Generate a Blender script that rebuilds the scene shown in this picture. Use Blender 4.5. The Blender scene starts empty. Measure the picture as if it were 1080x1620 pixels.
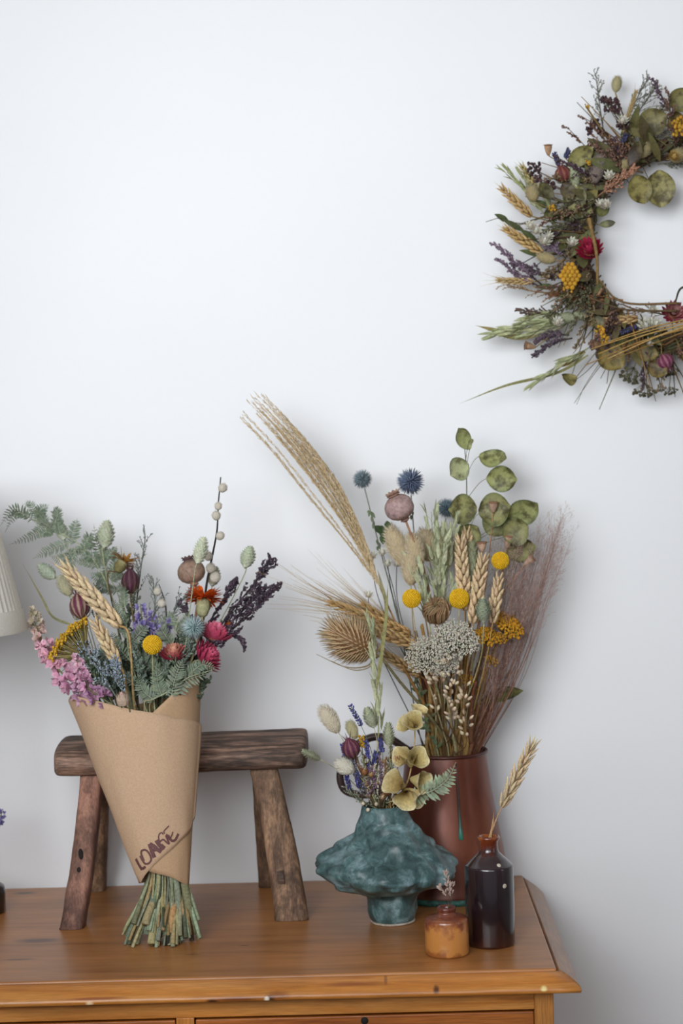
import bpy, math, random
from mathutils import Vector as V, Matrix, noise
from mathutils.bvhtree import BVHTree

RN = random.Random(7)
def rnd(a, b): return RN.uniform(a, b)
C = bpy.context.scene.collection
ZT = 0.80                                     # height of the chest top above the floor
PI = math.pi

# ------------------------------------------------------------------ camera
FPX = 3000.0                                  # focal length for a 1080x1620 frame
CP = V((-.219, -2.807, .656 + ZT))
_pi, _ya, _ro = math.radians(2.2), math.radians(-.71), math.radians(-1.65)
FW = V((math.sin(_ya)*math.cos(_pi), math.cos(_ya)*math.cos(_pi), -math.sin(_pi)))
_r = V((math.cos(_ya), -math.sin(_ya), 0)); _u = _r.cross(FW)
CR = (_r*math.cos(_ro) + _u*math.sin(_ro)).normalized()
CU = (-_r*math.sin(_ro) + _u*math.cos(_ro)).normalized()
cam = bpy.data.cameras.new('camera'); camo = bpy.data.objects.new('camera', cam); C.objects.link(camo)
camo.matrix_world = Matrix(((CR.x, CU.x, -FW.x, CP.x), (CR.y, CU.y, -FW.y, CP.y), (CR.z, CU.z, -FW.z, CP.z), (0, 0, 0, 1)))
cam.sensor_width = 36; cam.lens = FPX/1620*36; cam.clip_start = .05
cam.dof.use_dof = True; cam.dof.focus_distance = 2.45; cam.dof.aperture_fstop = 4.5
bpy.context.scene.camera = camo

def ray(x, y): return FW + CR*((x-540)/FPX) - CU*((y-810)/FPX)
def P(x, y, Y):                               # measured point of the photograph at depth Y in the room
    d = ray(x, y); return CP + d*((Y-CP.y)/d.y)
def T(x, y, z=0):                             # measured point on the chest top
    d = ray(x, y); return CP + d*((ZT+z-CP.z)/d.z)
def S(Y): return (Y-CP.y)/FPX
def dirv(ang, tilt=0):
    a, t = math.radians(ang), math.radians(tilt)
    return (CR*math.sin(a)*math.cos(t) + CU*math.cos(a)*math.cos(t) - FW*math.sin(t)).normalized()

# ------------------------------------------------------------------ colours, materials
def lin(h):
    if not isinstance(h, str): return h
    h = h.lstrip('#'); o = []
    for i in (0, 2, 4):
        c = int(h[i:i+2], 16)/255
        o.append(c/12.92 if c <= .04045 else ((c+.055)/1.055)**2.4)
    return tuple(o)
def mixc(a, b, t):
    a, b = lin(a), lin(b); return tuple(x+(y-x)*t for x, y in zip(a, b))
def jit(c, k=.15):
    c = lin(c); m = 1+rnd(-k, k); return tuple(max(0, x*m*(1+rnd(-k, k)*.35)) for x in c)

class Nd:
    def __init__(s, name):
        s.m = bpy.data.materials.new(name); s.m.use_nodes = True
        s.t = s.m.node_tree; s.b = s.t.nodes['Principled BSDF']
    def n(s, typ, **kw):
        x = s.t.nodes.new(typ)
        for k, v in kw.items():
            if k in x.inputs: x.inputs[k].default_value = v
            else: setattr(x, k, v)
        return x
    def l(s, a, ao, b, bi): s.t.links.new(a.outputs[ao], b.inputs[bi])
    def coords(s, scale=(1, 1, 1), loc=(0, 0, 0), rot=(0, 0, 0), kind='Object'):
        tc = s.n('ShaderNodeTexCoord'); mp = s.n('ShaderNodeMapping')
        mp.inputs['Scale'].default_value = scale; mp.inputs['Location'].default_value = loc; mp.inputs['Rotation'].default_value = rot
        s.l(tc, kind, mp, 'Vector'); return mp
    def noise(s, vec, scale, detail=4, rough=.55, dist=0):
        x = s.n('ShaderNodeTexNoise'); x.inputs['Scale'].default_value = scale; x.inputs['Detail'].default_value = detail
        x.inputs['Roughness'].default_value = rough; x.inputs['Distortion'].default_value = dist
        s.l(vec, 0, x, 'Vector'); return x
    def ramp(s, src, out, stops):
        x = s.n('ShaderNodeValToRGB'); e = x.color_ramp.elements
        while len(e) < len(stops): e.new(.5)
        for i, (p, c) in enumerate(stops):
            e[i].position = p; c = lin(c) if not isinstance(c, float) else (c, c, c)
            e[i].color = (*c, 1)
        s.l(src, out, x, 'Fac'); return x
    def mix(s, a, b, fac, mode='MIX', f=None):
        x = s.n('ShaderNodeMix', data_type='RGBA', blend_type=mode)
        if f is None: x.inputs[0].default_value = fac
        else: s.l(f[0], f[1], x, 0)
        for q, i in ((a, 6), (b, 7)):
            if isinstance(q, tuple) and hasattr(q[0], 'outputs'): s.t.links.new(q[0].outputs[q[1]], x.inputs[i])
            else: x.inputs[i].default_value = (*lin(q), 1)
        return (x, 2)
    def base(s, a): s.t.links.new(a[0].outputs[a[1]], s.b.inputs['Base Color'])
    def bump(s, src, out, strength, dist=.001):
        x = s.n('ShaderNodeBump'); x.inputs['Strength'].default_value = strength; x.inputs['Distance'].default_value = dist
        s.l(src, out, x, 'Height'); s.l(x, 0, s.b, 'Normal'); return x
    def set(s, **kw):
        for k, v in kw.items(): s.b.inputs[k.replace('_', ' ')].default_value = v
        return s

def flora(name, rough=.75, amt=.35, scale=350, transl=0.0, bump=.25):
    k = Nd(name); at = k.n('ShaderNodeAttribute', attribute_name='Col')
    mp = k.coords(); nz = k.noise(mp, scale, 3)
    rp = k.ramp(nz, 'Fac', [(.3, 1-amt), (.7, 1+amt*.25)])
    mx = k.mix((at, 'Color'), (rp, 'Color'), 1.0, 'MULTIPLY'); k.base(mx)
    k.set(Roughness=rough, Specular_IOR_Level=.25); k.bump(nz, 'Fac', bump)
    if transl:
        tr = k.n('ShaderNodeBsdfTranslucent'); k.t.links.new(mx[0].outputs[2], tr.inputs['Color'])
        ms = k.n('ShaderNodeMixShader'); ms.inputs[0].default_value = transl
        out = k.t.nodes['Material Output']
        k.l(k.b, 0, ms, 1); k.l(tr, 0, ms, 2); k.l(ms, 0, out, 'Surface')
    return k.m
def blotchy(name):                            # dried round leaves with dark blotches
    k = Nd(name); at = k.n('ShaderNodeAttribute', attribute_name='Col'); mp = k.coords()
    n1 = k.noise(mp, 70, 4, .6); r1 = k.ramp(n1, 'Fac', [(.38, '#5b4a2c'), (.55, '#ffffff')])
    n2 = k.noise(mp, 240, 3); r2 = k.ramp(n2, 'Fac', [(.3, .8), (.7, 1.05)])
    a = k.mix((at, 'Color'), (r1, 'Color'), 0.8, 'MULTIPLY'); b = k.mix(a, (r2, 'Color'), 1.0, 'MULTIPLY'); k.base(b)
    k.set(Roughness=.55, Specular_IOR_Level=.35); k.bump(n2, 'Fac', .2); return k.m
M = {'petal': flora('dried_petal', .7, .3, 300, .12), 'leaf': flora('dried_leaf', .7, .35, 250, .12), 'straw': flora('dry_straw', .65, .35, 400, .05),
     'seed': flora('seed_husk', .75, .35, 500), 'stem': flora('dry_stalk', .75, .45, 260), 'fuzz': flora('soft_fuzz', .9, .15, 300, .2, .05),
     'pod': flora('pod_skin', .6, .5, 160, 0, .3), 'blotchy': blotchy('blotchy_leaf')}

# ------------------------------------------------------------------ mesh builder
def frame(a):
    a = a.normalized(); t = V((0, 0, 1)) if abs(a.z) < .9 else V((1, 0, 0))
    e1 = a.cross(t).normalized(); return e1, a.cross(e1).normalized()
def fib(n, off=0.0):
    g = PI*(3-math.sqrt(5)); o = []
    for i in range(n):
        z = 1-2*(i+.5)/n; r = math.sqrt(max(0, 1-z*z)); o.append(V((r*math.cos(g*i+off), r*math.sin(g*i+off), z)))
    return o
def curve(pts, n=8):                          # Catmull-Rom through the points
    q = [pts[0]*2-pts[1]] + list(pts) + [pts[-1]*2-pts[-2]]; o = []
    for i in range(1, len(q)-2):
        for k in range(n):
            t = k/n; p0, p1, p2, p3 = q[i-1:i+3]
            o.append(.5*((2*p1)+(p2-p0)*t+(2*p0-5*p1+4*p2-p3)*t*t+(3*p1-p0-3*p2+p3)*t**3))
    o.append(pts[-1].copy()); return o
class B:
    def __init__(s): s.v, s.f, s.c = [], [], []
    def add(s, vs, fs, cs):
        o = len(s.v); s.v.extend(vs); s.f.extend(tuple(o+i for i in f) for f in fs); s.c.extend(cs)
    def tube(s, path, r, col, n=5, col2=None):
        m = len(path); col = lin(col); col2 = lin(col2) if col2 else col; vs, cs, fs = [], [], []; e1 = None
        for i, p in enumerate(path):
            tg = (path[min(i+1, m-1)]-path[max(i-1, 0)])
            if tg.length < 1e-9: tg = V((0, 0, 1))
            tg.normalize()
            if e1 is None: e1, e2 = frame(tg)
            else:
                e1 = (e1-tg*e1.dot(tg)).normalized(); e2 = tg.cross(e1)
            t = i/max(1, m-1); rr = r[0]+(r[1]-r[0])*t if isinstance(r, (tuple, list)) and len(r) == 2 else (r[i] if isinstance(r, list) else r)
            for k in range(n):
                a = 2*PI*k/n; vs.append(p+e1*(rr*math.cos(a))+e2*(rr*math.sin(a))); cs.append(mixc(col, col2, t))
        for i in range(m-1):
            for k in range(n):
                a, b = i*n+k, i*n+(k+1) % n; fs.append((a, b, b+n, a+n))
        fs.append(tuple(range(n))[::-1]); fs.append(tuple((m-1)*n+k for k in range(n))); s.add(vs, fs, cs)
    def lathe(s, o, a, prof, col, n=10, fn=None, cfn=None, capped=True):
        a = a.normalized(); e1, e2 = frame(a); vs, cs, fs = [], [], []; m = len(prof)
        for i, (h, r) in enumerate(prof):
            cc = lin(col[i]) if isinstance(col, list) else lin(col)
            for k in range(n):
                th = 2*PI*k/n; rr = r*(fn(th, i) if fn else 1)
                vs.append(o+a*h+e1*(rr*math.cos(th))+e2*(rr*math.sin(th))); cs.append(cfn(th, i, cc) if cfn else cc)
        for i in range(m-1):
            for k in range(n):
                p, q = i*n+k, i*n+(k+1) % n; fs.append((p, q, q+n, p+n))
        if capped: fs.append(tuple(range(n))[::-1]); fs.append(tuple((m-1)*n+k for k in range(n)))
        s.add(vs, fs, cs)
    def ell(s, c, a, L, R, col, n=6, m=5, tip=0.0, col2=None):       # spindle of half length L about c, tip>0 sharpens the end
        pr = []; cl = []
        for i in range(m+1):
            t = i/m; x = -math.cos(PI*t); r = math.sin(PI*t)*R
            if tip: r *= (1-tip*max(0, x))
            pr.append((x*L, max(r, R*.03))); cl.append(mixc(col, col2 or col, t))
        s.lathe(c, a, pr, cl, n)
    def spike(s, p, d, L, r, col, col2=None, n=3):
        d = d.normalized(); e1, e2 = frame(d); c1, c2 = lin(col), lin(col2 or col)
        vs = [p+e1*(r*math.cos(2*PI*k/n))+e2*(r*math.sin(2*PI*k/n)) for k in range(n)]+[p+d*L]
        s.add(vs, [(k, (k+1) % n, n) for k in range(n)], [c1]*n+[c2])
    def leaf(s, p, d, up, L, W, col, col2=None, bend=0.0, cup=0.0, n=5, w0=.12, pk=.4, edge=None):
        d = d.normalized(); sd = d.cross(up)
        if sd.length < 1e-6: sd = frame(d)[0]
        sd.normalize(); up = sd.cross(d).normalized(); c1, c2 = lin(col), lin(col2 or col); vs, cs, fs = [], [], []
        q = p.copy(); dd = d.copy()
        for i in range(n+1):
            t = i/n
            w = (w0+(1-w0)*math.sin(PI/2*min(1, t/pk)) if t < pk else math.cos(PI/2*((t-pk)/(1-pk))**1.3))*W*.5
            w = max(w, W*.02); cc = mixc(c1, c2, t); ce = mixc(cc, edge, .6) if edge else cc
            nn = (dd.cross(sd)*-1).normalized()
            vs += [q-sd*w+nn*(cup*w), q.copy(), q+sd*w+nn*(cup*w)]; cs += [ce, cc, ce]
            a = bend/n; dd = (dd*math.cos(a)+nn*math.sin(a)).normalized(); q = q+dd*(L/n)
        for i in range(n):
            o = i*3; fs += [(o, o+1, o+4, o+3), (o+1, o+2, o+5, o+4)]
        s.add(vs, fs, cs)
    def ball(s, c, r, col, n=6, m=4): s.ell(c, V((0, 0, 1)), r, r, col, n, m)

def link(name, me, mat, parent=None):
    o = bpy.data.objects.new(name, me); C.objects.link(o); o.parent = parent
    if mat: me.materials.append(mat)
    return o
def build(name, b, mat, parent=None, smooth=True):
    off = V((0, 0, 0)); p = parent
    while p is not None: off = off+p.location; p = p.parent
    me = bpy.data.meshes.new(name); me.from_pydata([tuple(v-off) for v in b.v], [], b.f); me.update()
    at = me.attributes.new('Col', 'FLOAT_COLOR', 'POINT'); fl = []
    for c in b.c: fl += [c[0], c[1], c[2], 1.0]
    at.data.foreach_set('color', fl)
    if smooth: me.polygons.foreach_set('use_smooth', [True]*len(me.polygons))
    return link(name, me, M[mat] if isinstance(mat, str) else mat, parent)
def tag(o, label=None, cat=None, group=None, kind=None):
    if cat and not kind: kind = 'thing'
    for k, v in (('label', label), ('category', cat), ('group', group), ('kind', kind)):
        if v: o[k] = v
    return o
def empty(name, loc, label=None, cat=None, group=None):
    o = bpy.data.objects.new(name, None); C.objects.link(o); o.location = loc; o.empty_display_size = .02
    return tag(o, label, cat, group)
# ------------------------------------------------------------------ flower heads: each returns [(part name, builder, material)]
def rdir(d, spread):
    e1, e2 = frame(d); a = rnd(0, 2*PI); k = spread*math.sqrt(rnd(0, 1)); return (d+e1*(k*math.cos(a))+e2*(k*math.sin(a))).normalized()
def h_thistle(H, d, R, core='#3c4a4c', tip='#7f93a0', n=300):
    b = B(); c = H+d*R; b.ball(c, R*.5, mixc(core, '#101418', .3), 12, 8)
    for f in fib(n, rnd(0, 6)):
        f = (f+V((rnd(-.07, .07), rnd(-.07, .07), rnd(-.07, .07)))).normalized()
        b.spike(c+f*(R*.42), f, R*rnd(.52, .68), R*.06, jit(core, .2), jit(mixc(tip, '#dfe8ee', .2), .25))
    return [('flower_head', b, 'straw')]
def h_craspedia(H, d, R, col='#dfae12', n=300):
    b = B(); c = H+d*R; b.ball(c, R*.93, mixc(col, '#9a6a08', .5), 14, 10)
    for f in fib(n, rnd(0, 6)): b.ball(c+f*(R*.92), R*rnd(.075, .1), jit(mixc(col, '#f2cb3a', rnd(0, .6)), .08), 5, 3)
    return [('flower_head', b, 'seed')]
def h_bunny(H, d, L, R, col='#cdbd96', n=650):
    b = B(); c = H+d*(L*.5); b.ell(c, d, L*.47, R*.84, mixc(col, '#9d8a62', .3), 12, 8); e1, e2 = frame(d)
    for i in range(n):
        t = rnd(.03, .97); th = rnd(0, 2*PI); rr = R*.8*math.sin(PI*t)**.6
        o = e1*math.cos(th)+e2*math.sin(th); p = H+d*(L*t)+o*rr
        b.spike(p, (o*rnd(.3, .75)+d*rnd(.6, 1)), min(L, R*3)*rnd(.10, .19), R*.035, jit(col, .12), jit(mixc(col, '#f4ecd8', .5), .08))
    return [('seed_head', b, 'fuzz')]
def h_phalaris(H, d, L, R, col='#a9b08f', n=110):
    b = B(); c = H+d*(L*.5); b.ell(c, d, L*.45, R*.75, mixc(col, '#6d7350', .5), 10, 8); e1, e2 = frame(d)
    for i in range(n):
        t = (i+.5)/n; th = i*2.39996; rr = R*.72*math.sin(PI*(t*.92+.06))**.75; o = e1*math.cos(th)+e2*math.sin(th)
        b.leaf(H+d*(L*t*.86)+o*rr, d*1+o*(.55-.5*t), o, L*.24, R*.52, jit(mixc(col, '#e4e4cf', .5), .1), jit(col, .15), bend=.5, cup=-.5, n=3, w0=.4)
    return [('seed_head', b, 'seed')]
def h_poppy(H, d, R, col='#a58b80', crown='#7c6257'):
    b = B(); pr = [(0, .2), (.06, .22), (.1, .34), (.16, .3), (.22, .26), (.3, .5), (.5, .8), (.8, .98), (1.1, 1), (1.4, .93), (1.65, .76), (1.82, .55), (1.9, .38), (1.98, .34)]
    n = 22; cs = [mixc(col, '#8c5f45', .6)]*5+[mixc(col, '#9a7a68', .5)]*2+[col]*4+[mixc(col, crown, .5)]*3
    b.lathe(H, d, [(h*R, r*R) for h, r in pr], cs, n, lambda th, i: 1+.022*math.cos(11*th))
    k = B(); t = H+d*(R*1.98); e1, e2 = frame(d); k.lathe(t, d, [(0, R*.34), (.03*R, R*.5), (.1*R, R*.4), (.12*R, .02*R)], crown, 16)
    for i in range(11):
        a = 2*PI*i/11; o = e1*math.cos(a)+e2*math.sin(a)
        k.leaf(t+o*(R*.25)+d*(R*.02), o+d*.35, d, R*.4, R*.26, jit(crown, .2), jit(mixc(crown, '#b09078', .5), .2), bend=.5, n=3, w0=.8, pk=.6)
    return [('pod', b, 'pod'), ('crown', k, 'seed')]
def h_nail(H, d, L, R, col='#b89a78', lid='#7d5638'):
    b = B(); b.lathe(H, d, [(0, R*.28), (L*.12, R*.42), (L*.4, R*.72), (L*.75, R*.92), (L*.92, R*.95), (L, R*.8)], [mixc(col, '#8a6540', .4), col, col, col, mixc(col, '#8f6a4a', .4), lid], 12, lambda th, i: 1+.05*math.cos(7*th))
    k = B(); k.lathe(H+d*L, d, [(-.02*L, R*.8), (0, R*1.12), (L*.06, R*1.12), (L*.1, R*.3)], [lid, jit(lid), mixc(lid, '#b5906a', .4), lid], 14, lambda th, i: 1+.06*math.cos(9*th))
    return [('pod', b, 'pod'), ('lid', k, 'seed')]
def h_nigella(H, d, L, R, c1='#5b2a3d', c2='#8f6a63'):
    b = B(); n = 30; pr = [(0, .25), (.08, .5), (.2, .82), (.4, 1), (.6, .97), (.78, .75), (.9, .42), (1, .18)]
    b.lathe(H, d, [(h*L, r*R) for h, r in pr], c1, n, lambda th, i: 1+.1*abs(math.cos(2.5*th))-.05, lambda th, i, c: jit(mixc(c, c2, max(0, math.cos(10*th))**2*.9), .12))
    k = B(); e1, e2 = frame(d)
    for i in range(5):
        a = 2*PI*i/5+.3; o = e1*math.cos(a)+e2*math.sin(a); k.spike(H+d*(L*.9)+o*(R*.2), d+o*.5, L*.42, R*.09, c1, mixc(c1, c2, .4), 4)
    for i in range(14):
        a = rnd(0, 2*PI); o = e1*math.cos(a)+e2*math.sin(a); k.tube(curve([H, H+o*(R*.8)+d*(L*.05), H+o*(R*1.15)+d*(L*rnd(.25, .5))], 3), (R*.05, R*.01), jit('#6d6040', .2), 3)
    return [('pod', b, 'petal'), ('horns', k, 'stem')]
def h_straw(H, d, R, outer='#b0304f', inner='#d98a7a', centre='#c99a3a', rings=5, close=0.0, n0=13):
    b = B(); e1, e2 = frame(d)
    b.lathe(H, d, [(0, R*.2), (R*.2, R*.45), (R*.38, R*.4)], mixc(outer, '#8a6a40', .6), 10)
    for k in range(rings):
        t = k/max(1, rings-1); n = n0-k
        for i in range(n):
            a = 2*PI*(i+.5*(k % 2))/n+rnd(-.1, .1); o = e1*math.cos(a)+e2*math.sin(a); op = 1.15-.85*t-close
            b.leaf(H+d*(R*(.1+.28*t))+o*(R*(.42-.22*t)), o*max(.05, op)+d*(.35+.6*t+close), d, R*(.85-.12*t), R*.3, jit(mixc(outer, inner, t*.5), .16), jit(mixc(outer, inner, t), .16), bend=.7-.2*t, cup=.35, n=4, w0=.6, pk=.45)
    k = B(); k.ell(H+d*(R*.42), d, R*.14, R*.3, centre, 10, 4)
    for i in range(40):
        o = rdir(d, .9); k.spike(H+d*(R*.4)+(o-d*o.dot(d))*(R*.3), d+o*.3, R*.16, R*.035, jit(centre, .25))
    return [('petals', b, 'petal'), ('flower_centre', k, 'seed')]
def h_burst(H, d, R, col='#d4521a', col2='#e8772c', calyx='#a3a273', n=70, Lc=1.0):
    b = B(); e1, e2 = frame(d); top = H+d*(R*Lc)
    for i in range(n):
        a = 2*PI*i/n*7+rnd(-.2, .2); o = e1*math.cos(a)+e2*math.sin(a); f = rnd(.0, 1)
        b.leaf(top+o*(R*.2), o*(1.2-.8*f)+d*(.0+f*.8), d, R*rnd(.6, 1.0), R*.16, jit(col, .2), jit(col2, .2), bend=-.5+rnd(-.4, .4), n=4, w0=.6, pk=.6)
    k = B(); k.lathe(H, d, [(0, R*.12), (R*.12*Lc, R*.25), (R*.5*Lc, R*.36), (R*.9*Lc, R*.33), (R*1.02*Lc, R*.26)], [mixc(calyx, '#6a6a40', .4), calyx, calyx, mixc(calyx, '#c9c090', .5), calyx], 18, lambda th, i: 1+.07*math.cos(9*th))
    return [('petals', b, 'petal'), ('calyx', k, 'leaf')]
def h_yarrow(H, d, R, col='#c99a25', stalk='#8d8350', n=46, hgt=.9, flat=.25, bead=.085, sub=6, st_r=.018):
    b, k = B(), B(); e1, e2 = frame(d)
    for i in range(n):
        rr = math.sqrt((i+.5)/n); a = i*2.39996; p = H+(e1*math.cos(a)+e2*math.sin(a))*(R*rr)+d*(R*(hgt-flat*rr*rr)+R*rnd(-.05, .05))
        k.tube(curve([H, H+(p-H)*.55+d*(-R*.06*rr), p], 3), (R*st_r*1.3, R*st_r), jit(stalk, .15), 3)
        for j in range(sub):
            q = p+V((rnd(-1, 1), rnd(-1, 1), rnd(-1, 1)))*(R*.1); b.ball(q+d*(R*.03), R*bead*rnd(.7, 1.1), jit(col, .22), 5, 3)
    return [('umbel', b, 'seed'), ('umbel_stalks', k, 'stem')]
def h_bells(H, d, R, col='#cdb878', L=1.1):
    b = B(); ph = rnd(0, 6); pr = [(0, .12), (.15, .3), (.4, .46), (.7, .68), (.95, .95), (1.05, 1.06)]
    cs = [mixc(col, '#9c7a35', .6), mixc(col, '#b3924a', .4), col, col, mixc(col, '#e6dbae', .4), mixc(col, '#efe6c4', .6)]
    f = lambda th, i: 1+.1*math.cos(3*th+ph)*i/5+.05*math.cos(5*th+2*ph)*i/5
    b.lathe(H, d, [(h*R*L, r*R) for h, r in pr], cs, 26, f, capped=False)
    b.lathe(H+d*(R*.03), d, [(h*R*L, r*R*.96) for h, r in pr], [mixc(c, '#7a5a20', q) for c, q in zip(cs, (.9, .7, .45, .25, .12, .0))], 26, f, capped=False)  # inner wall colour darkens to the centre, painting in the cup's shade
    k = B(); k.ell(H+d*(R*.3), d, R*.14, R*.13, '#5e4522', 8, 5)
    return [('bell', b, 'petal'), ('nutlets', k, 'seed')]
def h_wheat(A, d, L, R, col='#c79a5c', awn=0.0, ranks=4, n=None, ac=None, nawn=1):
    b, k = B(), B(); n = n or max(7, int(L/(R*.85))); e1, e2 = frame(d); ph = rnd(0, 6); b.tube([A, A+d*(L*.9)], R*.16, mixc(col, '#8a6a38', .4), 4)
    gl = L/n*1.9
    for i in range(n):
        t = i/n; w = R*(.55+.45*math.sin(PI*min(1, .18+t*.95)))
        for q in range(ranks):
            a = ph+2*PI*q/ranks+(PI/ranks if i % 2 else 0); o = e1*math.cos(a)+e2*math.sin(a)
            g = (d+o*rnd(.3, .5)).normalized(); p = A+d*(L*t*.93)+o*(w*.42)
            b.ell(p+g*(gl*.42), g, gl*.5, w*.36, jit(mixc(col, '#7d5a30', .3), .15), 6, 5, .55, jit(mixc(col, '#ead2a0', .45), .12))
            if awn and rnd(0, 1) < nawn:
                g2 = (d+o*rnd(.05, .28)).normalized(); s0 = p+g*gl*.85; l = awn*rnd(.6, 1.1)
                k.tube([s0, s0+g2*(l*.5), s0+g2*l+o*(l*.05)], (R*.045, R*.012), jit(ac or col, .15), 3)
    o = [('ear', b, 'straw')]
    if awn: o.append(('awns', k, 'straw'))
    return o
def spikelet(b, p, d, L, W, col):
    e1, e2 = frame(d); a = rnd(0, PI); o = e1*math.cos(a)+e2*math.sin(a)
    for s in (-1, 1): b.leaf(p, d+o*(.17*s), o*s, L*rnd(.85, 1.05), W, jit(mixc(col, '#e3e2c0', .35), .12), jit(col, .15), bend=.15*s, cup=-.6, n=4, w0=.3, pk=.35)
    b.leaf(p, d, o, L*.8, W*.6, jit(col, .15), None, cup=-.5, n=3)
def h_oat(path, L, W, col='#b0b389', n=26, spread=.5, drop=.0, jitp=.2):
    b = B(); k = B(); pts = curve(path, 12); k.tube(pts, (L*.035, L*.015), mixc(col, '#8f8a50', .4), 4)
    for i in range(n):
        t = (i+.5)/n*(len(pts)-2); j = int(t); p = pts[j].lerp(pts[j+1], t-j); tg = (pts[j+1]-pts[j]).normalized()
        o = rdir(tg, 1.0); o = (o-tg*o.dot(tg)); o = o.normalized() if o.length > 1e-4 else frame(tg)[0]
        q = p+(tg*.6+o*spread)*(L*rnd(.25, .8)); k.tube([p, p.lerp(q, .5)+tg*(L*.08), q], L*.012, mixc(col, '#8f8a50', .3), 3)
        spikelet(b, q, tg*(1-drop)+o*rnd(.1, spread)+V((0, 0, -drop)), L, W, col)
    return [('spikelets', b, 'leaf'), ('branchlets', k, 'stem')]
def h_spray(path, L, nb=16, sub=5, fl=6, fr=.0012, scol='#4a4238', fcol=('#4d3a44',), spread=.8, taper=.8, sr=.0006, elong=1.4, start=.1, flmat='seed'):
    b, k = B(), B(); pts = curve(path, 10); k.tube(pts, (sr*2, sr), scol, 4); m = len(pts)-1
    for i in range(nb):
        t = start+(1-start)*(i+rnd(0, 1))/nb; x = min(t*m, m-.001); j = int(x); p = pts[j].lerp(pts[j+1], x-j); tg = (pts[j+1]-pts[j]).normalized()
        d = rdir(tg, spread); l = L*(1-taper*t)*rnd(.6, 1.1)+L*.1; q = p+d*l; k.tube([p, p.lerp(q, .5)+tg*(l*.08), q], sr*.7, scol, 3)
        for s in range(sub):
            u = (s+1)/sub; p2 = p.lerp(q, u); d2 = rdir((d+tg*.5).normalized(), .9); q2 = p2+d2*(l*.3*rnd(.3, 1.1)); k.tube([p2, q2], sr*.5, scol, 3)
            for f in range(fl):
                p3 = p2.lerp(q2, rnd(.4, 1.05))+V((rnd(-1, 1), rnd(-1, 1), rnd(-1, 1)))*fr; b.ell(p3, rdir(d2, .7), fr*elong*rnd(.6, 1.15), fr*rnd(.55, 1), jit(RN.choice(fcol), .25), 4, 3)
    return [('florets', b, flmat), ('branchlets', k, 'stem')]
def h_lavender(A, d, L, R, col=('#484584', '#5a58a0', '#6f6eae'), n=9):
    b = B(); b.tube([A, A+d*L*.95], R*.12, '#5a6048', 4); e1, e2 = frame(d)
    for i in range(n):
        t = i/n
        for j in range(7):
            a = rnd(0, 2*PI); o = e1*math.cos(a)+e2*math.sin(a); g = (d+o*rnd(.4, .9)).normalized()
            b.ell(A+d*(L*t)+o*(R*.35)+g*(R*.4), g, R*.55*rnd(.7, 1.1), R*.26, jit('#4a4a5a' if rnd(0, 1) < .25 else RN.choice(col), .2), 5, 4, .3)
    return [('flower_spike', b, 'petal')]
def h_larkspur(path, R, cols, n=34):
    b = B(); k = B(); pts = curve(path, 10); m = len(pts)-1; k.tube(pts, (R*.08, R*.04), '#7a7a50', 4)
    for i in range(n):
        t = i/n; x = min(t*m, m-.01); j = int(x); p = pts[j].lerp(pts[j+1], x-j); tg = (pts[j+1]-pts[j]).normalized()
        c = cols[min(len(cols)-1, int(t*len(cols)))]; o = rdir(tg, 3.0); sz = R*(1-.45*t)*rnd(.75, 1.1); o = (o-tg*o.dot(tg)*.7).normalized(); q = p+o*sz*.55
        k.tube([p, q], R*.03, '#86805a', 3); e1, e2 = frame(o)
        for s in range(6):
            a = 2*PI*s/6+rnd(-.3, .3); r = e1*math.cos(a)+e2*math.sin(a)
            b.leaf(q, r*rnd(.5, 1.0)+o*rnd(.3, .9), o, sz*.85, sz*.55, jit(c, .18), jit(mixc(c, '#f0d8dc', .35), .14), bend=rnd(-.6, .9), cup=rnd(-.3, .5), n=3, w0=.35, pk=.55)
    return [('florets', b, 'petal'), ('flower_stalk', k, 'stem')]
def h_frond(path, W, col='#6f7a62', n=16, lw=.16, r=.0006, up=None, col2=None, curl=.5):
    b = B(); pts = curve(path, 10); m = len(pts)-1; up = up or -FW; b.tube(pts, (r*1.5, r*.5), mixc(col, '#c9cdb0', .5), 4)
    for i in range(n):
        t = (i+.6)/n; x = min(t*m, m-.01); j = int(x); p = pts[j].lerp(pts[j+1], x-j); tg = (pts[j+1]-pts[j]).normalized(); sd = tg.cross(up).normalized(); l = W*.5*(math.sin(PI*min(1, .25+t*.8))**.7)*rnd(.85, 1.1)
        for s in (-1, 1):
            b.leaf(p, sd*s+tg*rnd(.35, .7)+up*rnd(-.5, .4), up, l, l*lw*2, jit(col, .2), jit(col2 or mixc(col, '#a9b49a', .3), .2), bend=rnd(-curl, curl), cup=.3, n=3, w0=.4, pk=.4)
    return [('frond', b, 'leaf')]
def disc(b, p, d, up, L, W, col, col2=None, bend=.4, cup=.25, n=9, edge=None):    # broad round leaf
    d = d.normalized(); sd = d.cross(up).normalized(); up = sd.cross(d).normalized(); vs, cs, fs = [], [], []; q = p.copy(); dd = d.copy(); K = 6
    for i in range(n+1):
        t = i/n; w = W*.5*max(.03, math.sin(PI*min(1, t*.97+.015))**.6); nn = sd.cross(dd)
        for k in range(-K, K+1):
            u = k/K; vs.append(q+sd*(w*u)+nn*(cup*W*.5*u*u)); c = mixc(col, col2 or col, t); cs.append(mixc(c, edge, max(0, abs(u)-.7)/.3*.8) if edge else c)
        a = bend/n; dd = (dd*math.cos(a)+nn*math.sin(a)).normalized(); q = q+dd*(L/n)
    for i in range(n):
        for k in range(2*K): o = i*(2*K+1)+k; fs.append((o, o+1, o+2*K+2, o+2*K+1))
    b.add(vs, fs, cs)
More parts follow.
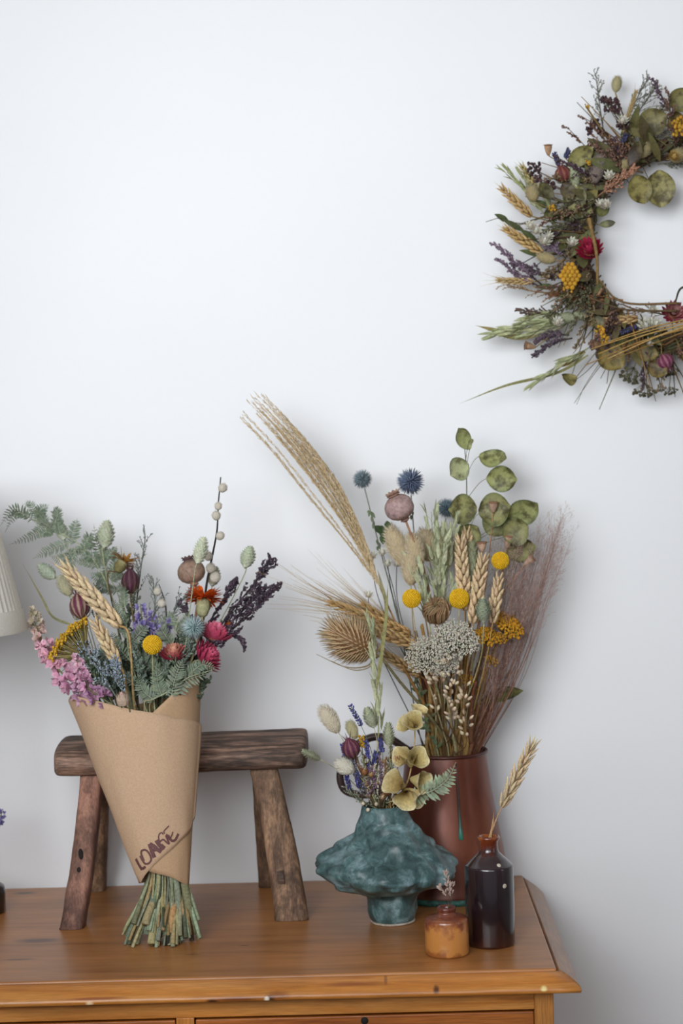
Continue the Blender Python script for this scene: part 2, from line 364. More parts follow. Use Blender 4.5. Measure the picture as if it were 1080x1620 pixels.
def h_leaf(p, d, up, L, W, col, col2=None, bend=.4, cup=.25, edge='#6d6a3c'):
    b = B(); disc(b, p, d, up, L, W, col, col2, bend, cup, edge=edge); return [('leaf', b, 'blotchy')]
def h_blade(path, W, col='#8b8a5a', up=None, col2=None):
    b = B(); pts = curve(path, 10); m = len(pts)-1; vs, cs, fs = [], [], []; up = up or -FW
    for i, p in enumerate(pts):
        tg = (pts[min(i+1, m)]-pts[max(0, i-1)]).normalized(); t = i/m; sd = tg.cross(up).normalized(); w = W*.5*max(.05, min(1, 2.2*(1-t)))*min(1, .4+t*4); cc = jit(mixc(col, col2 or col, t), .1)
        tw = math.sin(t*4)*.6; sd = (sd*math.cos(tw)+up*math.sin(tw)).normalized(); vs += [p-sd*w, p+up*(w*.25), p+sd*w]; cs += [cc]*3
    for i in range(m): o = i*3; fs += [(o, o+1, o+4, o+3), (o+1, o+2, o+5, o+4)]
    b.add(vs, fs, cs); return [('blade', b, 'leaf')]
def h_cluster(c, R, n, col, bead, d=None, dark=None):   # tight cluster of beads
    b = B()
    for i in range(n):
        f = rdir(d or V((0, -1, 0)), 3); p = c+V((rnd(-1, 1), rnd(-1, 1)*.6, rnd(-1, 1)))*R*.75
        b.ball(p, bead*rnd(.7, 1.15), jit(dark if dark and rnd(0, 1) < .3 else col, .22), 5, 4)
    return [('cluster', b, 'seed')]
def h_teasel(H, d, L, R, col='#b08c62'):
    b, k = B(), B(); c = H+d*(L*.5); b.ell(c, d, L*.48, R*.72, mixc(col, '#5a3b22', .75), 20, 14); e1, e2 = frame(d); rows = 19; per = 18
    for i in range(rows):
        t = (i+.5)/rows; rr = R*.72*math.sin(PI*(.04+.92*t))**.85
        for j in range(per):
            a = 2*PI*(j+.5*(i % 2))/per; o = e1*math.cos(a)+e2*math.sin(a); g = o*(1-.4*t)+d*(.25+.9*t*t)
            b.spike(H+d*(L*(.03+.94*t))+o*rr*.96, g, R*rnd(.44, .58)*(1+t*.6), R*.06, jit(mixc(col, '#7a5a38', .4), .2), jit(mixc(col, '#e2cda6', .6), .12))
    for i in range(7):
        a = 2*PI*i/7+.3; o = e1*math.cos(a)+e2*math.sin(a); l = L*rnd(.5, 1.0)
        k.tube(curve([H, H+o*(R*.7)-d*(R*.05), H+o*(R*1.3)+d*(l*.35), H+o*(R*1.45)+d*l], 5), (R*.05, R*.012), jit('#a8906a', .15), 4)
    return [('seed_head', b, 'straw'), ('bracts', k, 'straw')]
def h_nest(H, d, R, col='#8c6a48', n=120):
    b = B(); e1, e2 = frame(d)
    for i in range(n):
        a = rnd(0, 2*PI); o = e1*math.cos(a)+e2*math.sin(a); u = rnd(.5, 1); tw = e1*math.cos(a+1)+e2*math.sin(a+1)
        b.tube(curve([H, H+o*(R*.75*u)+d*(R*.35), H+o*(R*.95*u)+d*(R*1.0), H+o*(R*.45*u)+tw*(R*.35)+d*(R*rnd(1.2, 1.6)), H+tw*(R*.2)+d*(R*rnd(1.1, 1.5))], 4), (R*.035, R*.018), jit(mixc(col, '#c8a580', rnd(0, .7)), .2), 3)
    for i in range(140):
        f = rdir(d, .9); b.ball(H+(f-d*f.dot(d))*R*.9+d*(R*rnd(1.0, 1.45)), R*.04, jit('#8a8458', .25), 4, 3)
    return [('seed_head', b, 'straw')]
def h_catkins(path, items, r, bark='#2d2423'):
    k = B(); pts = curve(path, 8); k.tube(pts, (r, r*.45), bark, 6); o = [('branch', k, 'stem')]
    for (p, d, L, R) in items:
        q = h_bunny(p, d, L, R, '#ded7ca', 300)[0]; o.append(('catkin', q[1], 'fuzz'))
    return o
def h_pods(path, n, r, col=('#d8c3a0', '#c9a483', '#b98d6b'), spread=.012):
    b, k = B(), B(); pts = curve(path, 10); m = len(pts)-1; k.tube(pts, .0007, '#8a6a48', 4)
    for i in range(n):
        x = rnd(.0, 1)*m*.999; j = int(x); p = pts[j].lerp(pts[j+1], x-j); tg = (pts[j+1]-pts[j]).normalized(); d = rdir(tg, 1.3); q = p+d*(spread*rnd(.3, 1)); k.tube([p, q], .0003, '#9a7a50', 3)
        b.ell(q+d*r, d, r*1.35*rnd(.8, 1.1), r*rnd(.6, .8), jit(RN.choice(col), .12), 8, 6, .35, mixc(col[0], '#f3e8d0', .4))
    return [('seed_pods', b, 'pod'), ('branchlets', k, 'stem')]
def h_white(H, d, R):                            # small papery white everlasting
    return h_straw(H, d, R, '#dcd8c8', '#f0ede0', '#c9a64a', 4, .15, 9)
# ------------------------------------------------------------------ surfaces of the room and furniture
def mk_wall():
    k = Nd('painted_plaster'); mp = k.coords(); n1 = k.noise(mp, 1.2, 3); r = k.ramp(n1, 'Fac', [(.3, '#dcdbda'), (.7, '#e2e1e1')]); k.base((r, 'Color'))
    n2 = k.noise(mp, 160, 5, .6); n3 = k.noise(mp, 9, 3)
    ad = k.n('ShaderNodeMath', operation='ADD'); k.l(n2, 'Fac', ad, 0); k.l(n3, 'Fac', ad, 1); k.bump(ad, 0, .12, .002); k.set(Roughness=.85, Specular_IOR_Level=.2); return k.m
def mk_wood(name, stops, sc=(3, 26, 26), rough=.4, knots=(), coat=.0, bump=.1, fine=.35, crack=0.0):
    k = Nd(name); mp = k.coords(sc); n1 = k.noise(mp, 1.6, 6, .6, .6); r = k.ramp(n1, 'Fac', stops)
    mp2 = k.coords(tuple(x*6 for x in sc)); n2 = k.noise(mp2, 2.2, 4, .6); r2 = k.ramp(n2, 'Fac', [(.35, 1-fine), (.65, 1.06)])
    c = k.mix((r, 'Color'), (r2, 'Color'), 1.0, 'MULTIPLY')
    mp3 = k.coords((4, 9, 9)); n3 = k.noise(mp3, 1.3, 3); r3 = k.ramp(n3, 'Fac', [(.35, .74), (.65, 1.1)]); c = k.mix(c, (r3, 'Color'), .8, 'MULTIPLY')
    if crack:
        mp4 = k.coords(tuple(x*.55 for x in sc)); n4 = k.noise(mp4, 1.1, 5, .65, .4); r4 = k.ramp(n4, 'Fac', [(.40, 1.0), (.47, 1-crack), (.50, 1-crack*.9), (.57, 1.0)]); c = k.mix(c, (r4, 'Color'), 1.0, 'MULTIPLY')
        mp5 = k.coords((7, 7, 7)); n5 = k.noise(mp5, 2.0, 4, .6); r5 = k.ramp(n5, 'Fac', [(.38, .55), (.62, 1.25)]); c = k.mix(c, (r5, 'Color'), .8, 'MULTIPLY')
    tc = k.n('ShaderNodeTexCoord')
    for (x, y, z, sx, sy, sz, kc) in knots:
        m = k.n('ShaderNodeMapping', vector_type='TEXTURE'); m.inputs['Location'].default_value = (x, y, z); m.inputs['Scale'].default_value = (sx, sy, sz); k.l(tc, 'Object', m, 'Vector')
        nn = k.noise(m, 1.5, 3); ad = k.n('ShaderNodeVectorMath', operation='MULTIPLY_ADD'); ad.inputs[1].default_value = (.6, .6, .6); k.l(nn, 'Color', ad, 0); k.l(m, 0, ad, 2)
        sb = k.n('ShaderNodeVectorMath', operation='SUBTRACT'); sb.inputs[1].default_value = (.3, .3, .3); k.l(ad, 0, sb, 0)
        ln = k.n('ShaderNodeVectorMath', operation='LENGTH'); k.l(sb, 0, ln, 0); rp = k.ramp(ln, 'Value', [(.35, 1.0), (1.0, 0.0)])
        c = k.mix(c, kc, 0, 'MIX', (rp, 'Color'))
    k.base(c); k.set(Roughness=rough, Coat_Weight=coat, Coat_Roughness=.25, Specular_IOR_Level=.4); k.bump(n2, 'Fac', bump); return k.m
pine = [(.25, '#8a5428'), (.45, '#a96c36'), (.6, '#b87d45'), (.8, '#a0622e')]
orange_pine = [(.25, '#94551f'), (.45, '#b9742f'), (.6, '#c48440'), (.8, '#aa6527')]
old = [(.2, '#33241d'), (.4, '#5f4638'), (.55, '#826555'), (.75, '#58412f')]
MW = mk_wall()
def KE(x, y, sx, sz, c): p = P(x, y, -.527); return (p.x, p.y, p.z, sx, .03, sz, c)
def K(x, y, sx, sy, c, z=0): p = T(x, y, z); return (p.x, p.y, p.z, sx, sy, .02, c)
MTOP = mk_wood('waxed_pine_top', [(.25, '#8f5c30'), (.45, '#a56c3a'), (.6, '#ad7441'), (.8, '#9c6433')], (1.8, 26, 26), .36, [K(62, 1488, .04, .014, '#5b3420'), K(40, 1413, .022, .009, '#4a3a30'), K(30, 1518, .03, .006, '#6a3c1e'), K(386, 1496, .008, .003, '#5a3520'), K(305, 1510, .014, .003, '#6b4020'), K(310, 1431, .012, .002, '#3a2a1c')], .15, .05, .13)
MEDGE = mk_wood('pine_moulding', orange_pine, (2.5, 40, 40), .36, [KE(375, 1580, .040, .0035, '#7a431c'), KE(336, 1583, .010, .003, '#4a2814'), KE(440, 1575, .018, .007, '#8a5020'), KE(428, 1580, .007, .006, '#54301a'), KE(422, 1580, .0042, .004, '#eadbc6'), KE(142, 1587, .006, .003, '#e4c49a'), KE(860, 1564, .0050, .004, '#e6cf8a'), KE(560, 1560, .05, .003, '#8a4c20'), KE(690, 1566, .005, .006, '#5a3018'), KE(610, 1552, .003, .008, '#5a3018'), KE(150, 1580, .05, .002, '#8a4c20')], .12, .08, .2)
MDRW = mk_wood('pine_drawer_front', [(.2, '#74360f'), (.45, '#9c541c'), (.6, '#b06627'), (.8, '#82400f')], (2.0, 60, 60), .42, (), .15, .1, .4)
MOLD = mk_wood('weathered_dark_wood', [(.2, '#4d352a'), (.4, '#80604e'), (.55, '#a3826e'), (.75, '#735343')], (5, 45, 45), .7, (), 0, .6, .5, .75)
MLEGR = mk_wood('worn_reddish_wood', [(.2, '#4c3027'), (.45, '#8c6352'), (.6, '#a37763'), (.8, '#7c5645')], (40, 40, 5), .75, (), 0, .4, .35, .4)
MLEGB = mk_wood('worn_brown_wood', [(.2, '#3c291f'), (.4, '#7d5d47'), (.6, '#a17e60'), (.8, '#694b39')], (40, 40, 5), .75, (), 0, .5, .4, .5)
def mk_plain(name, c1, c2, scale=60, rough=.6, bump=.1, **kw):
    k = Nd(name); mp = k.coords(); n = k.noise(mp, scale, 5, .6); r = k.ramp(n, 'Fac', [(.35, c1), (.65, c2)]); k.base((r, 'Color')); k.set(Roughness=rough, **kw); k.bump(n, 'Fac', bump); return k.m
MPAPER = mk_plain('kraft_paper', '#b49577', '#be9f82', 420, .8, .12, Specular_IOR_Level=.2)
MPAPER2 = mk_plain('kraft_paper_inner', '#ab8b6b', '#b49474', 420, .8, .12, Specular_IOR_Level=.2)  # same kraft paper, darker: the inner flap's shade is put into its colour
MINK = mk_plain('marker_ink', '#4c2a2a', '#6d4340', 900, .7, 0)
MDARK = mk_plain('dark_hollow', '#120d0a', '#1d1611', 80, .9, 0)
MFLOOR = mk_wood('floor_boards', [(.2, '#6b5240'), (.5, '#86694f'), (.8, '#755a44')], (2, 20, 20), .5)
MSHADE = None
def mk_shade():
    k = Nd('cream_pleated_fabric'); mp = k.coords(); n = k.noise(mp, 300, 3); r = k.ramp(n, 'Fac', [(.3, '#d9d5c9'), (.7, '#e4e0d6')]); k.base((r, 'Color')); k.set(Roughness=.9)
    tr = k.n('ShaderNodeBsdfTranslucent'); k.l(r, 'Color', tr, 'Color'); ms = k.n('ShaderNodeMixShader'); ms.inputs[0].default_value = .4; out = k.t.nodes['Material Output']; k.l(k.b, 0, ms, 1); k.l(tr, 0, ms, 2); k.l(ms, 0, out, 'Surface'); return k.m
MSHADE = mk_shade()
def mk_verdigris():
    k = Nd('verdigris_glaze'); mp = k.coords(); n1 = k.noise(mp, 48, 7, .7, .8); n2 = k.noise(mp, 26, 5, .65, .5)
    r1 = k.ramp(n1, 'Fac', [(.32, '#1f2e30'), (.44, '#365050'), (.56, '#527270'), (.7, '#93adb2')]); r2 = k.ramp(n2, 'Fac', [(.36, '#1d282c'), (.52, '#3a5252'), (.66, '#9ab2b6')])  # pale grey-blue stops paint sky reflections into the mottled glaze colour
    c = k.mix((r1, 'Color'), (r2, 'Color'), .45); n3 = k.noise(mp, 260, 4); r3 = k.ramp(n3, 'Fac', [(.3, .7), (.7, 1.15)]); c = k.mix(c, (r3, 'Color'), .7, 'MULTIPLY'); k.base(c)
    rr = k.ramp(n1, 'Fac', [(.3, .38), (.7, .55)]); k.l(rr, 'Color', k.b, 'Roughness'); k.set(Specular_IOR_Level=.55, Coat_Weight=.12, Coat_Roughness=.35); k.bump(n1, 'Fac', .4); return k.m
MVERD = mk_verdigris()
def mk_copper():
    k = Nd('aged_copper'); mp = k.coords((1, 1, .35)); n1 = k.noise(mp, 16, 5, .6); r1 = k.ramp(n1, 'Fac', [(.3, '#4a2317'), (.5, '#663321'), (.7, '#7c4329')]); k.base((r1, 'Color'))
    n2 = k.noise(mp, 60, 4); rr = k.ramp(n2, 'Fac', [(.3, .3), (.7, .42)]); k.l(rr, 'Color', k.b, 'Roughness'); k.set(Metallic=.35, Specular_IOR_Level=.5); k.bump(n2, 'Fac', .03); return k.m
MCOP = mk_copper()
MPATINA = mk_plain('green_patina', '#1e4038', '#3f7668', 120, .6, .1)
def mk_grad(name, stops, z0, z1, rough, nz=.25, nsc=40, coat=.5):
    k = Nd(name); tc = k.n('ShaderNodeTexCoord'); sp = k.n('ShaderNodeSeparateXYZ'); k.l(tc, 'Object', sp, 0); mr = k.n('ShaderNodeMapRange'); mr.inputs[1].default_value = z0; mr.inputs[2].default_value = z1; k.l(sp, 2, mr, 0)
    mp = k.coords(); n = k.noise(mp, nsc, 4, .6); ad = k.n('ShaderNodeMath', operation='MULTIPLY_ADD'); ad.inputs[1].default_value = nz; k.l(n, 'Fac', ad, 0); k.l(mr, 0, ad, 2)
    sb = k.n('ShaderNodeMath', operation='SUBTRACT'); sb.inputs[1].default_value = nz*.5; k.l(ad, 0, sb, 0); r = k.ramp(sb, 0, stops); k.base((r, 'Color')); k.set(Roughness=rough, Coat_Weight=coat, Coat_Roughness=.08); n2 = k.noise(mp, 220, 3); k.bump(n2, 'Fac', .04); return k.m
# ------------------------------------------------------------------ helpers for hard objects
def box(b, x0, x1, y0, y1, z0, z1, col='#808080'):
    vs = [V((x, y, z)) for z in (z0, z1) for y in (y0, y1) for x in (x0, x1)]
    b.add(vs, [(0, 2, 3, 1), (4, 5, 7, 6), (0, 1, 5, 4), (2, 6, 7, 3), (0, 4, 6, 2), (1, 3, 7, 5)], [lin(col)]*8)
def bevel(o, w=.003, seg=3):
    m = o.modifiers.new('bevel', 'BEVEL'); m.width = w; m.segments = seg; m.limit_method = 'ANGLE'; m.angle_limit = .6; return o
def boxpart(name, x0, x1, y0, y1, z0, z1, mat, parent, w=.002):
    b = B(); box(b, x0, x1, y0, y1, z0, z1); return bevel(build(name, b, mat, parent, False), w)
def nz(p, s): return noise.noise(p*s)
def struct(o): return tag(o, kind='structure')
# ------------------------------------------------------------------ room
def slab(name, x0, x1, y0, y1, z0, z1, mat):
    b = B(); box(b, x0, x1, y0, y1, z0, z1); return struct(build(name, b, mat, None, False))
slab('wall_back', -2.6, 2.2, 0, .1, 0, 2.9, MW)
slab('floor', -2.6, 2.2, -4.2, .1, -.06, 0, MFLOOR)
slab('ceiling', -2.6, 2.2, -4.2, .1, 2.9, 2.96, MW)
slab('wall_right', 2.2, 2.3, -4.2, .1, 0, 2.9, MW)
b = B(); box(b, -2.6, 2.2, -.018, 0, 0, .12); struct(bevel(build('baseboard_back', b, MW, None, False), .006))
# left wall with the window the light comes through
b = B()
for q in ((-4.2, -2.75, 0, 2.9), (-.75, .1, 0, 2.9), (-2.75, -.75, 0, 1.0), (-2.75, -.75, 2.45, 2.9)): box(b, -2.7, -2.6, q[0], q[1], q[2], q[3])
struct(build('wall_left', b, MW, None, False))
b = B()
for q in ((-2.75, -2.69, 1.0, 2.45), (-.81, -.75, 1.0, 2.45), (-1.78, -1.72, 1.0, 2.45), (-2.75, -.75, 1.0, 1.06), (-2.75, -.75, 2.39, 2.45)): box(b, -2.68, -2.62, q[0], q[1], q[2], q[3])
struct(build('window_1', b, mk_plain('white_gloss_paint', '#d8d8d4', '#e4e4e0', 20, .4), None, False))

# ------------------------------------------------------------------ pine chest of drawers
chest = empty('chest_of_drawers', (0, 0, 0), 'honey pine chest of drawers with a moulded top standing against the white wall', 'chest of drawers')
CX0 = -.945
b = B(); box(b, CX0, 0, -.502, -.004, ZT-.02, ZT); bevel(build('top_board', b, MTOP, chest, False), .0025)
# moulded edge: profile swept around left, front and right with mitred corners
prof = [(-.001, -.0065), (.0014, -.0065), (.0026, -.0022), (.0045, -.0026), (.010, -.0048), (.017, -.0088), (.022, -.0128), (.0262, -.0170), (.0272, -.0200), (.0262, -.0232), (.021, -.0242), (-.004, -.0245), (-.004, -.012)]
def mould(name, ends):                       # ends: two (corner point, mitre dir) rings
    b = B(); vs, fs = [], []; n = len(prof); N = 40
    for i in range(N+1):
        t = i/N
        for (o, h) in prof:
            p0 = ends[0](o); p1 = ends[1](o); p = p0.lerp(p1, t); vs.append(V((p.x, p.y, ZT+h+.0006*nz(p, 30))))
    for i in range(N):
        for k in range(n): a, c = i*n+k, i*n+(k+1) % n; fs.append((a, c, c+n, a+n))
    fs += [tuple(range(n))[::-1], tuple(N*n+k for k in range(n))]; b.add(vs, fs, [(.5, .3, .15)]*len(vs)); return bevel(build(name, b, MEDGE, chest), .0006, 1)
mould('front_moulding', (lambda o: V((CX0-o, -.502-o, 0)), lambda o: V((o, -.502-o, 0))))
def rear_round(o): return V((min(o, .026) if o < .012 else o, -.022 if o > .012 else -.008, 0))
b = B(); vs, fs = [], []; n = len(prof); N = 44
for i in range(N+1):                          # right-hand moulding, rounded off where it meets the wall
    t = i/N
    for (o, h) in prof:
        y0 = -.502-o; y = y0+(-.006-y0)*t; near = max(0, (y+.05)/.044); k = math.sqrt(max(0, 1-min(1, near)**2*.9)); vs.append(V((max(-.004, o)*1 if o < 0 else o*k, y, ZT+h)))
for i in range(N):
    for k in range(n): a, c = i*n+k, i*n+(k+1) % n; fs.append((a, c, c+n, a+n))
fs += [tuple(range(n))[::-1], tuple(N*n+k for k in range(n))]; b.add(vs, fs, [(.5, .3, .15)]*len(vs))
MEDGE2 = mk_wood('pine_moulding_side', [(.25, '#7d5230'), (.45, '#93643c'), (.6, '#9f7046'), (.8, '#8a5a34')], (40, 2.5, 40), .36, (), .2, .08, .25)
build('side_moulding', b, MEDGE2, chest)
mould2 = B(); box(mould2, CX0-.026, CX0, -.5, -.006, ZT-.0245, ZT-.004); bevel(build('side_moulding', mould2, MEDGE2, chest, False), .008)
XR, XL, YF = -.004, -.94, -.496
MST = mk_wood('pine_stile', orange_pine, (60, 60, 3), .4, (), .15, .1, .3)
boxpart('side_panel', XR-.02, XR, YF+.02, -.006, .08, ZT-.0246, MST, chest); boxpart('side_panel', XL, XL+.02, YF+.02, -.006, .08, ZT-.0246, MST, chest)
boxpart('back_panel', XL+.02, XR-.02, -.02, -.006, .08, ZT-.0246, MST, chest)
boxpart('stile', XR-.024, XR, YF, YF+.03, 0, ZT-.0246, MST, chest); boxpart('stile', XL, XL+.024, YF, YF+.03, 0, ZT-.0246, MST, chest)
boxpart('top_rail', XL+.024, XR-.024, YF+.001, YF+.03, ZT-.052, ZT-.0246, MEDGE, chest, .0008)
xs1, xs0 = -.0285, -.94+.0245                  # drawer openings
mid = -.4585
boxpart('divider', mid-.011, mid+.011, YF+.0005, YF+.03, ZT-.215, ZT-.052, MST, chest, .0008)
zz = ZT-.052
rows = [(ZT-.215, ZT-.0535), (ZT-.42, ZT-.235), (ZT-.66, ZT-.44)]
for i, (z0, z1) in enumerate(rows):
    boxpart('rail', XL+.024, XR-.024, YF+.001, YF+.03, z0-.02, z0, MST, chest, .0008)
    for (a, c) in (((xs0, mid-.0125), (mid+.0125, xs1)) if i == 0 else ((xs0, xs1),)):
        dr = boxpart('drawer', a, c, YF+.004, YF+.40, z0+.0015, z1-.002, MDRW, chest, .0015)
        for kx in ((a+(c-a)*.25, a+(c-a)*.75)):
            kb = B(); kb.lathe(V((kx, YF+.004, (z0+z1)/2-.012)), V((0, -1, 0)), [(0, .012), (.006, .009), (.014, .011), (.022, .019), (.03, .018), (.035, .008)], '#a0652c', 20); build('knob', kb, MST, dr)
        kh = B(); kx = (a+c)/2; kz = z1-.0085 if i == 0 else z1-.03
        kh.lathe(V((kx, YF+.0045, kz)), V((0, -1, 0)), [(0, .0048), (.0006, .0048)], '#100c0a', 14); build('keyhole', kh, MDARK, dr)
boxpart('plinth', XL+.024, XR-.024, YF+.004, YF+.03, .03, .12, MST, chest)

# ------------------------------------------------------------------ rustic stool
stool = empty('wooden_stool', (-.485, -.125, ZT), 'old dark rustic wooden stool with splayed legs standing behind the paper bouquet', 'stool')
def log(b, pts, sec, nl, amp, sc, twist=0):
    n = len(sec); vs, fs = [], []
    for i in range(nl+1):
        t = i/nl; p = pts(t); s = p[1]
        for k, (u, w) in enumerate(sec):
            q = p[0]+p[2]*(u*s)+p[3]*(w*s); q = q+(p[2]*u+p[3]*w).normalized()*(amp*nz(q, sc)+amp*.5*nz(q, sc*3)); vs.append(q)
    for i in range(nl):
        for k in range(n): a, c = i*n+k, i*n+(k+1) % n; fs.append((a, c, c+n, a+n))
    fs += [tuple(range(n))[::-1], tuple(nl*n+k for k in range(n))]; b.add(vs, fs, [(.3, .2, .15)]*len(vs))
def rsec(w, h, r=.25, n=5):                    # rounded rectangle section
    o = []; rr = min(w, h)*r
    for cx, cy, a0 in ((w/2-rr, h/2-rr, 0), (-w/2+rr, h/2-rr, PI/2), (-w/2+rr, -h/2+rr, PI), (w/2-rr, -h/2+rr, 1.5*PI)):
        for i in range(n): a = a0+PI/2*i/(n-1); o.append((cx+rr*math.cos(a), cy+rr*math.sin(a)))
    return o
SX0, SX1 = -.664, -.309
def seatpt(t):
    x = SX0+(SX1-SX0)*t; e = min(1, .84+min(t, 1-t)*9) if min(t, 1-t) < .02 else 1
    return (V((x, -.128, ZT+.219-.0012*math.sin(t*5))), e, V((0, 1, 0)), V((0, 0, 1)))
sec = []
for u, w in [(-.066, -.0185), (-.069, -.006), (-.067, .006), (-.060, .0125), (-.045, .0165), (-.02, .0205), (.02, .0225), (.05, .021), (.064, .012), (.066, -.008), (.058, -.02), (.03, -.0225), (0, -.023), (-.03, -.0225), (-.055, -.0215)]: sec.append((u, w))
b = B(); log(b, seatpt, sec, 70, .0022, 18); st = build('seat', b, MOLD, stool); sm = st.modifiers.new('s', 'SUBSURF'); sm.levels = sm.render_levels = 1
def leg(a, c, w, h, mat, bow=0, w1=None):
    a, c = V(a), V(c); d = (c-a).normalized(); c = c+d*.02; ux = V((1, 0, 0)); ux = (ux-d*ux.dot(d)).normalized(); uy = d.cross(ux)
    b = B(); log(b, lambda t: (a.lerp(c, t)+ux*(bow*math.sin(PI*t)), 1+((w1/w)-1 if w1 else 0)*t, ux, uy), rsec(w, h), 30, .0011, 30)
    for i, v in enumerate(b.v):
        if v.z < ZT+.0004: b.v[i] = v+d*((ZT+.0004-v.z)/d.z)
    o = build('leg', b, mat, stool); return o
tz = ZT+.2
LA, LB = P(147, 1228, -.165), P(115, 1466, -.238); LB.z = ZT+.001
l1 = leg((LA.x, LA.y, tz), LB, .030, .034, MLEGR, .003, .032)
RA, RB = P(417, 1222, -.163), P(461, 1452, -.222); RB.z = ZT+.001
l2 = leg((RA.x, RA.y, tz), RB, .038, .032, MLEGB, .003, .046)
leg((P(412, 1225, -.09).x, -.085, tz), (-.378, -.03, ZT+.001), .026, .03, MLEGB)
leg((P(158, 1225, -.09).x, -.085, tz), (-.634, -.026, ZT+.001), .03, .032, MLEGB)
for lg, (px, py, Y, w, h) in ((l2, (444, 1387, -.226, .009, .019)), (l1, (128, 1352, -.222, .0075, .013)), (l1, (125, 1377, -.227, .009, .009))):
    c = P(px, py, Y); bb = B(); d = V((0, -.28, -.96)); bb.ell(c+V((0, .001, 0)), V((.12, -.25, -.95)), h*.62, w*.5, '#1a120d', 12, 8) if lg is l1 else log(bb, lambda t: (c+V((.13, -.25, -.95))*(h*(t-.5)), 1, V((1, 0, 0)), V((0, -.97, .25))), rsec(w, .0055, .2, 3), 2, .0001, 60)
    build('mortise', bb, MDARK if lg is l1 else MOLD, lg)

# ------------------------------------------------------------------ vessels
def lathe_obj(name, c, prof, mat, parent, n=64, fn=None):
    b = B(); b.lathe(c, V((0, 0, 1)), prof, '#808080', n, fn); return build(name, b, mat, parent)
# copper jug
JC = V((-.113, -.093, ZT)); RIMZ = .206
jug = empty('copper_jug', JC, 'tapering reddish brown copper jug with a loop handle holding the tall dried bouquet', 'jug')
jp = [(.002, .0), (.002, .090), (.010, .0905), (.013, .0895), (.03, .0855), (.07, .0785), (.11, .0715), (.15, .0645), (.185, .0600), (RIMZ-.004, .0582), (RIMZ-.002, .0575), (RIMZ-.01, .0565), (.15, .0625), (.05, .079), (.01, .084), (.0095, 0)]
lathe_obj('body', JC, jp, MCOP, jug, 96)
b = B(); ring = [JC+V((.0585*math.cos(a), .0585*math.sin(a), RIMZ-.003)) for a in [2*PI*i/72 for i in range(73)]]; b.tube(ring, .0028, '#3a1c16', 8); build('rim', b, mk_plain('dark_copper_rim', '#3a1d17', '#54291f', 90, .35, .05, Metallic=.3), jug)
lathe_obj('foot_ring', JC, [(0, .0), (0, .0925), (.004, .0945), (.008, .0935), (.0085, .0)], MPATINA, jug, 96)
b = B(); hp = curve([P(662, 1196, -.09), P(640, 1182, -.094), P(615, 1167, -.098), P(585, 1166, -.1), P(553, 1186, -.1), P(537, 1222, -.1), P(546, 1252, -.1), P(585, 1258, -.098), P(625, 1244, -.095), P(644, 1245, -.092)], 6)
vs, fs = [], []; m = len(hp)
for i, p in enumerate(hp):
    tg = (hp[min(i+1, m-1)]-hp[max(i-1, 0)]).normalized(); s = V((0, 1, 0)); nn = tg.cross(s).normalized(); w = .008
    for (u, k) in ((-w, .002), (-w*.5, .0062), (w*.5, .0062), (w, .002), (w, -.003), (0, -.0045), (-w, -.003)): vs.append(p+s*u+nn*k)
for i in range(m-1):
    for k in range(7): fs.append((i*7+k, i*7+(k+1) % 7, (i+1)*7+(k+1) % 7, (i+1)*7+k))
fs += [tuple(range(7))[::-1], tuple((m-1)*7+k for k in range(7))]; b.add(vs, fs, [(.2, .1, .08)]*len(vs)); build('handle', b, mk_plain('dark_handle_metal', '#2e211f', '#43302c', 70, .4, .05, Metallic=.3), jug)
# green drip down the copper, laid on the body
b = B(); pts = []
for i in range(12):
    t = i/11; h = .195-.105*t; r = .0582+(.0745-.0582)*((.195-h)/.105)*.98
    a = math.radians(-78); pts.append(JC+V((math.cos(a)*(r+.0006), math.sin(a)*(r+.0006), h)))
b.tube(pts, [.0012+.0011*(i/11)+(.0012 if i >= 10 else 0) for i in range(12)], '#2d4a44', 8); build('patina_drip', b, mk_grad('patina_drip_green', [(0, '#3a8a74'), (.2, '#2f5f54'), (.5, '#3a2c28'), (1, '#4a2620')], .09, .18, .5, .1, 60, .1), jug)

# turquoise hammered vase
VC = T(621, 1461); VC = V((VC.x, VC.y+.012, ZT))
vase = empty('sculptural_vase', VC, 'squat blue green ceramic vase with a lumpy flared waist in front of the copper jug', 'vase')
vp = [(0, .022), (.003, .0285), (.006, .0305), (.016, .0335), (.028, .035), (.036, .036), (.042, .041), (.049, .058), (.055, .071), (.061, .084), (.068, .0945), (.075, .0995), (.082, .0975), (.09, .088), (.098, .0765), (.106, .066), (.114, .0565), (.122, .049), (.13, .043), (.138, .038), (.146, .0345), (.154, .0318), (.160, .0285), (.158, .026), (.15, .027), (.12, .04), (.09, .06), (.075, .05), (.05, .03), (.02, .024), (.012, .0)]
b = B(); pf = []
for i in range(len(vp)-1):
    for k in range(3): t = k/3; pf.append((vp[i][0]+(vp[i+1][0]-vp[i][0])*t, vp[i][1]+(vp[i+1][1]-vp[i][1])*t))
pf.append(vp[-1]); b.lathe(VC, V((0, 0, 1)), pf, '#5a7a79', 120)
for i, v in enumerate(b.v):
    p = v-VC; h = p.z; f = math.sin(PI*min(1, max(0, (h-.012)/.145)))**.7
    q = noise.voronoi(v*34+V((3, 1, 2)))[0]; dv = (min(q[0], .75)-.34)*-.019+.009*nz(v, 13)+.003*nz(v, 60)
    rad = V((p.x, p.y, 0)); n_ = rad.normalized() if rad.length > 1e-5 else V((0, 0, 0)); b.v[i] = v+n_*(dv*f)+V((-.008*h/.16, 0, .009*f*nz(v+V((5, 5, 5)), 14)))
o = build('vase_body', b, MVERD, vase)
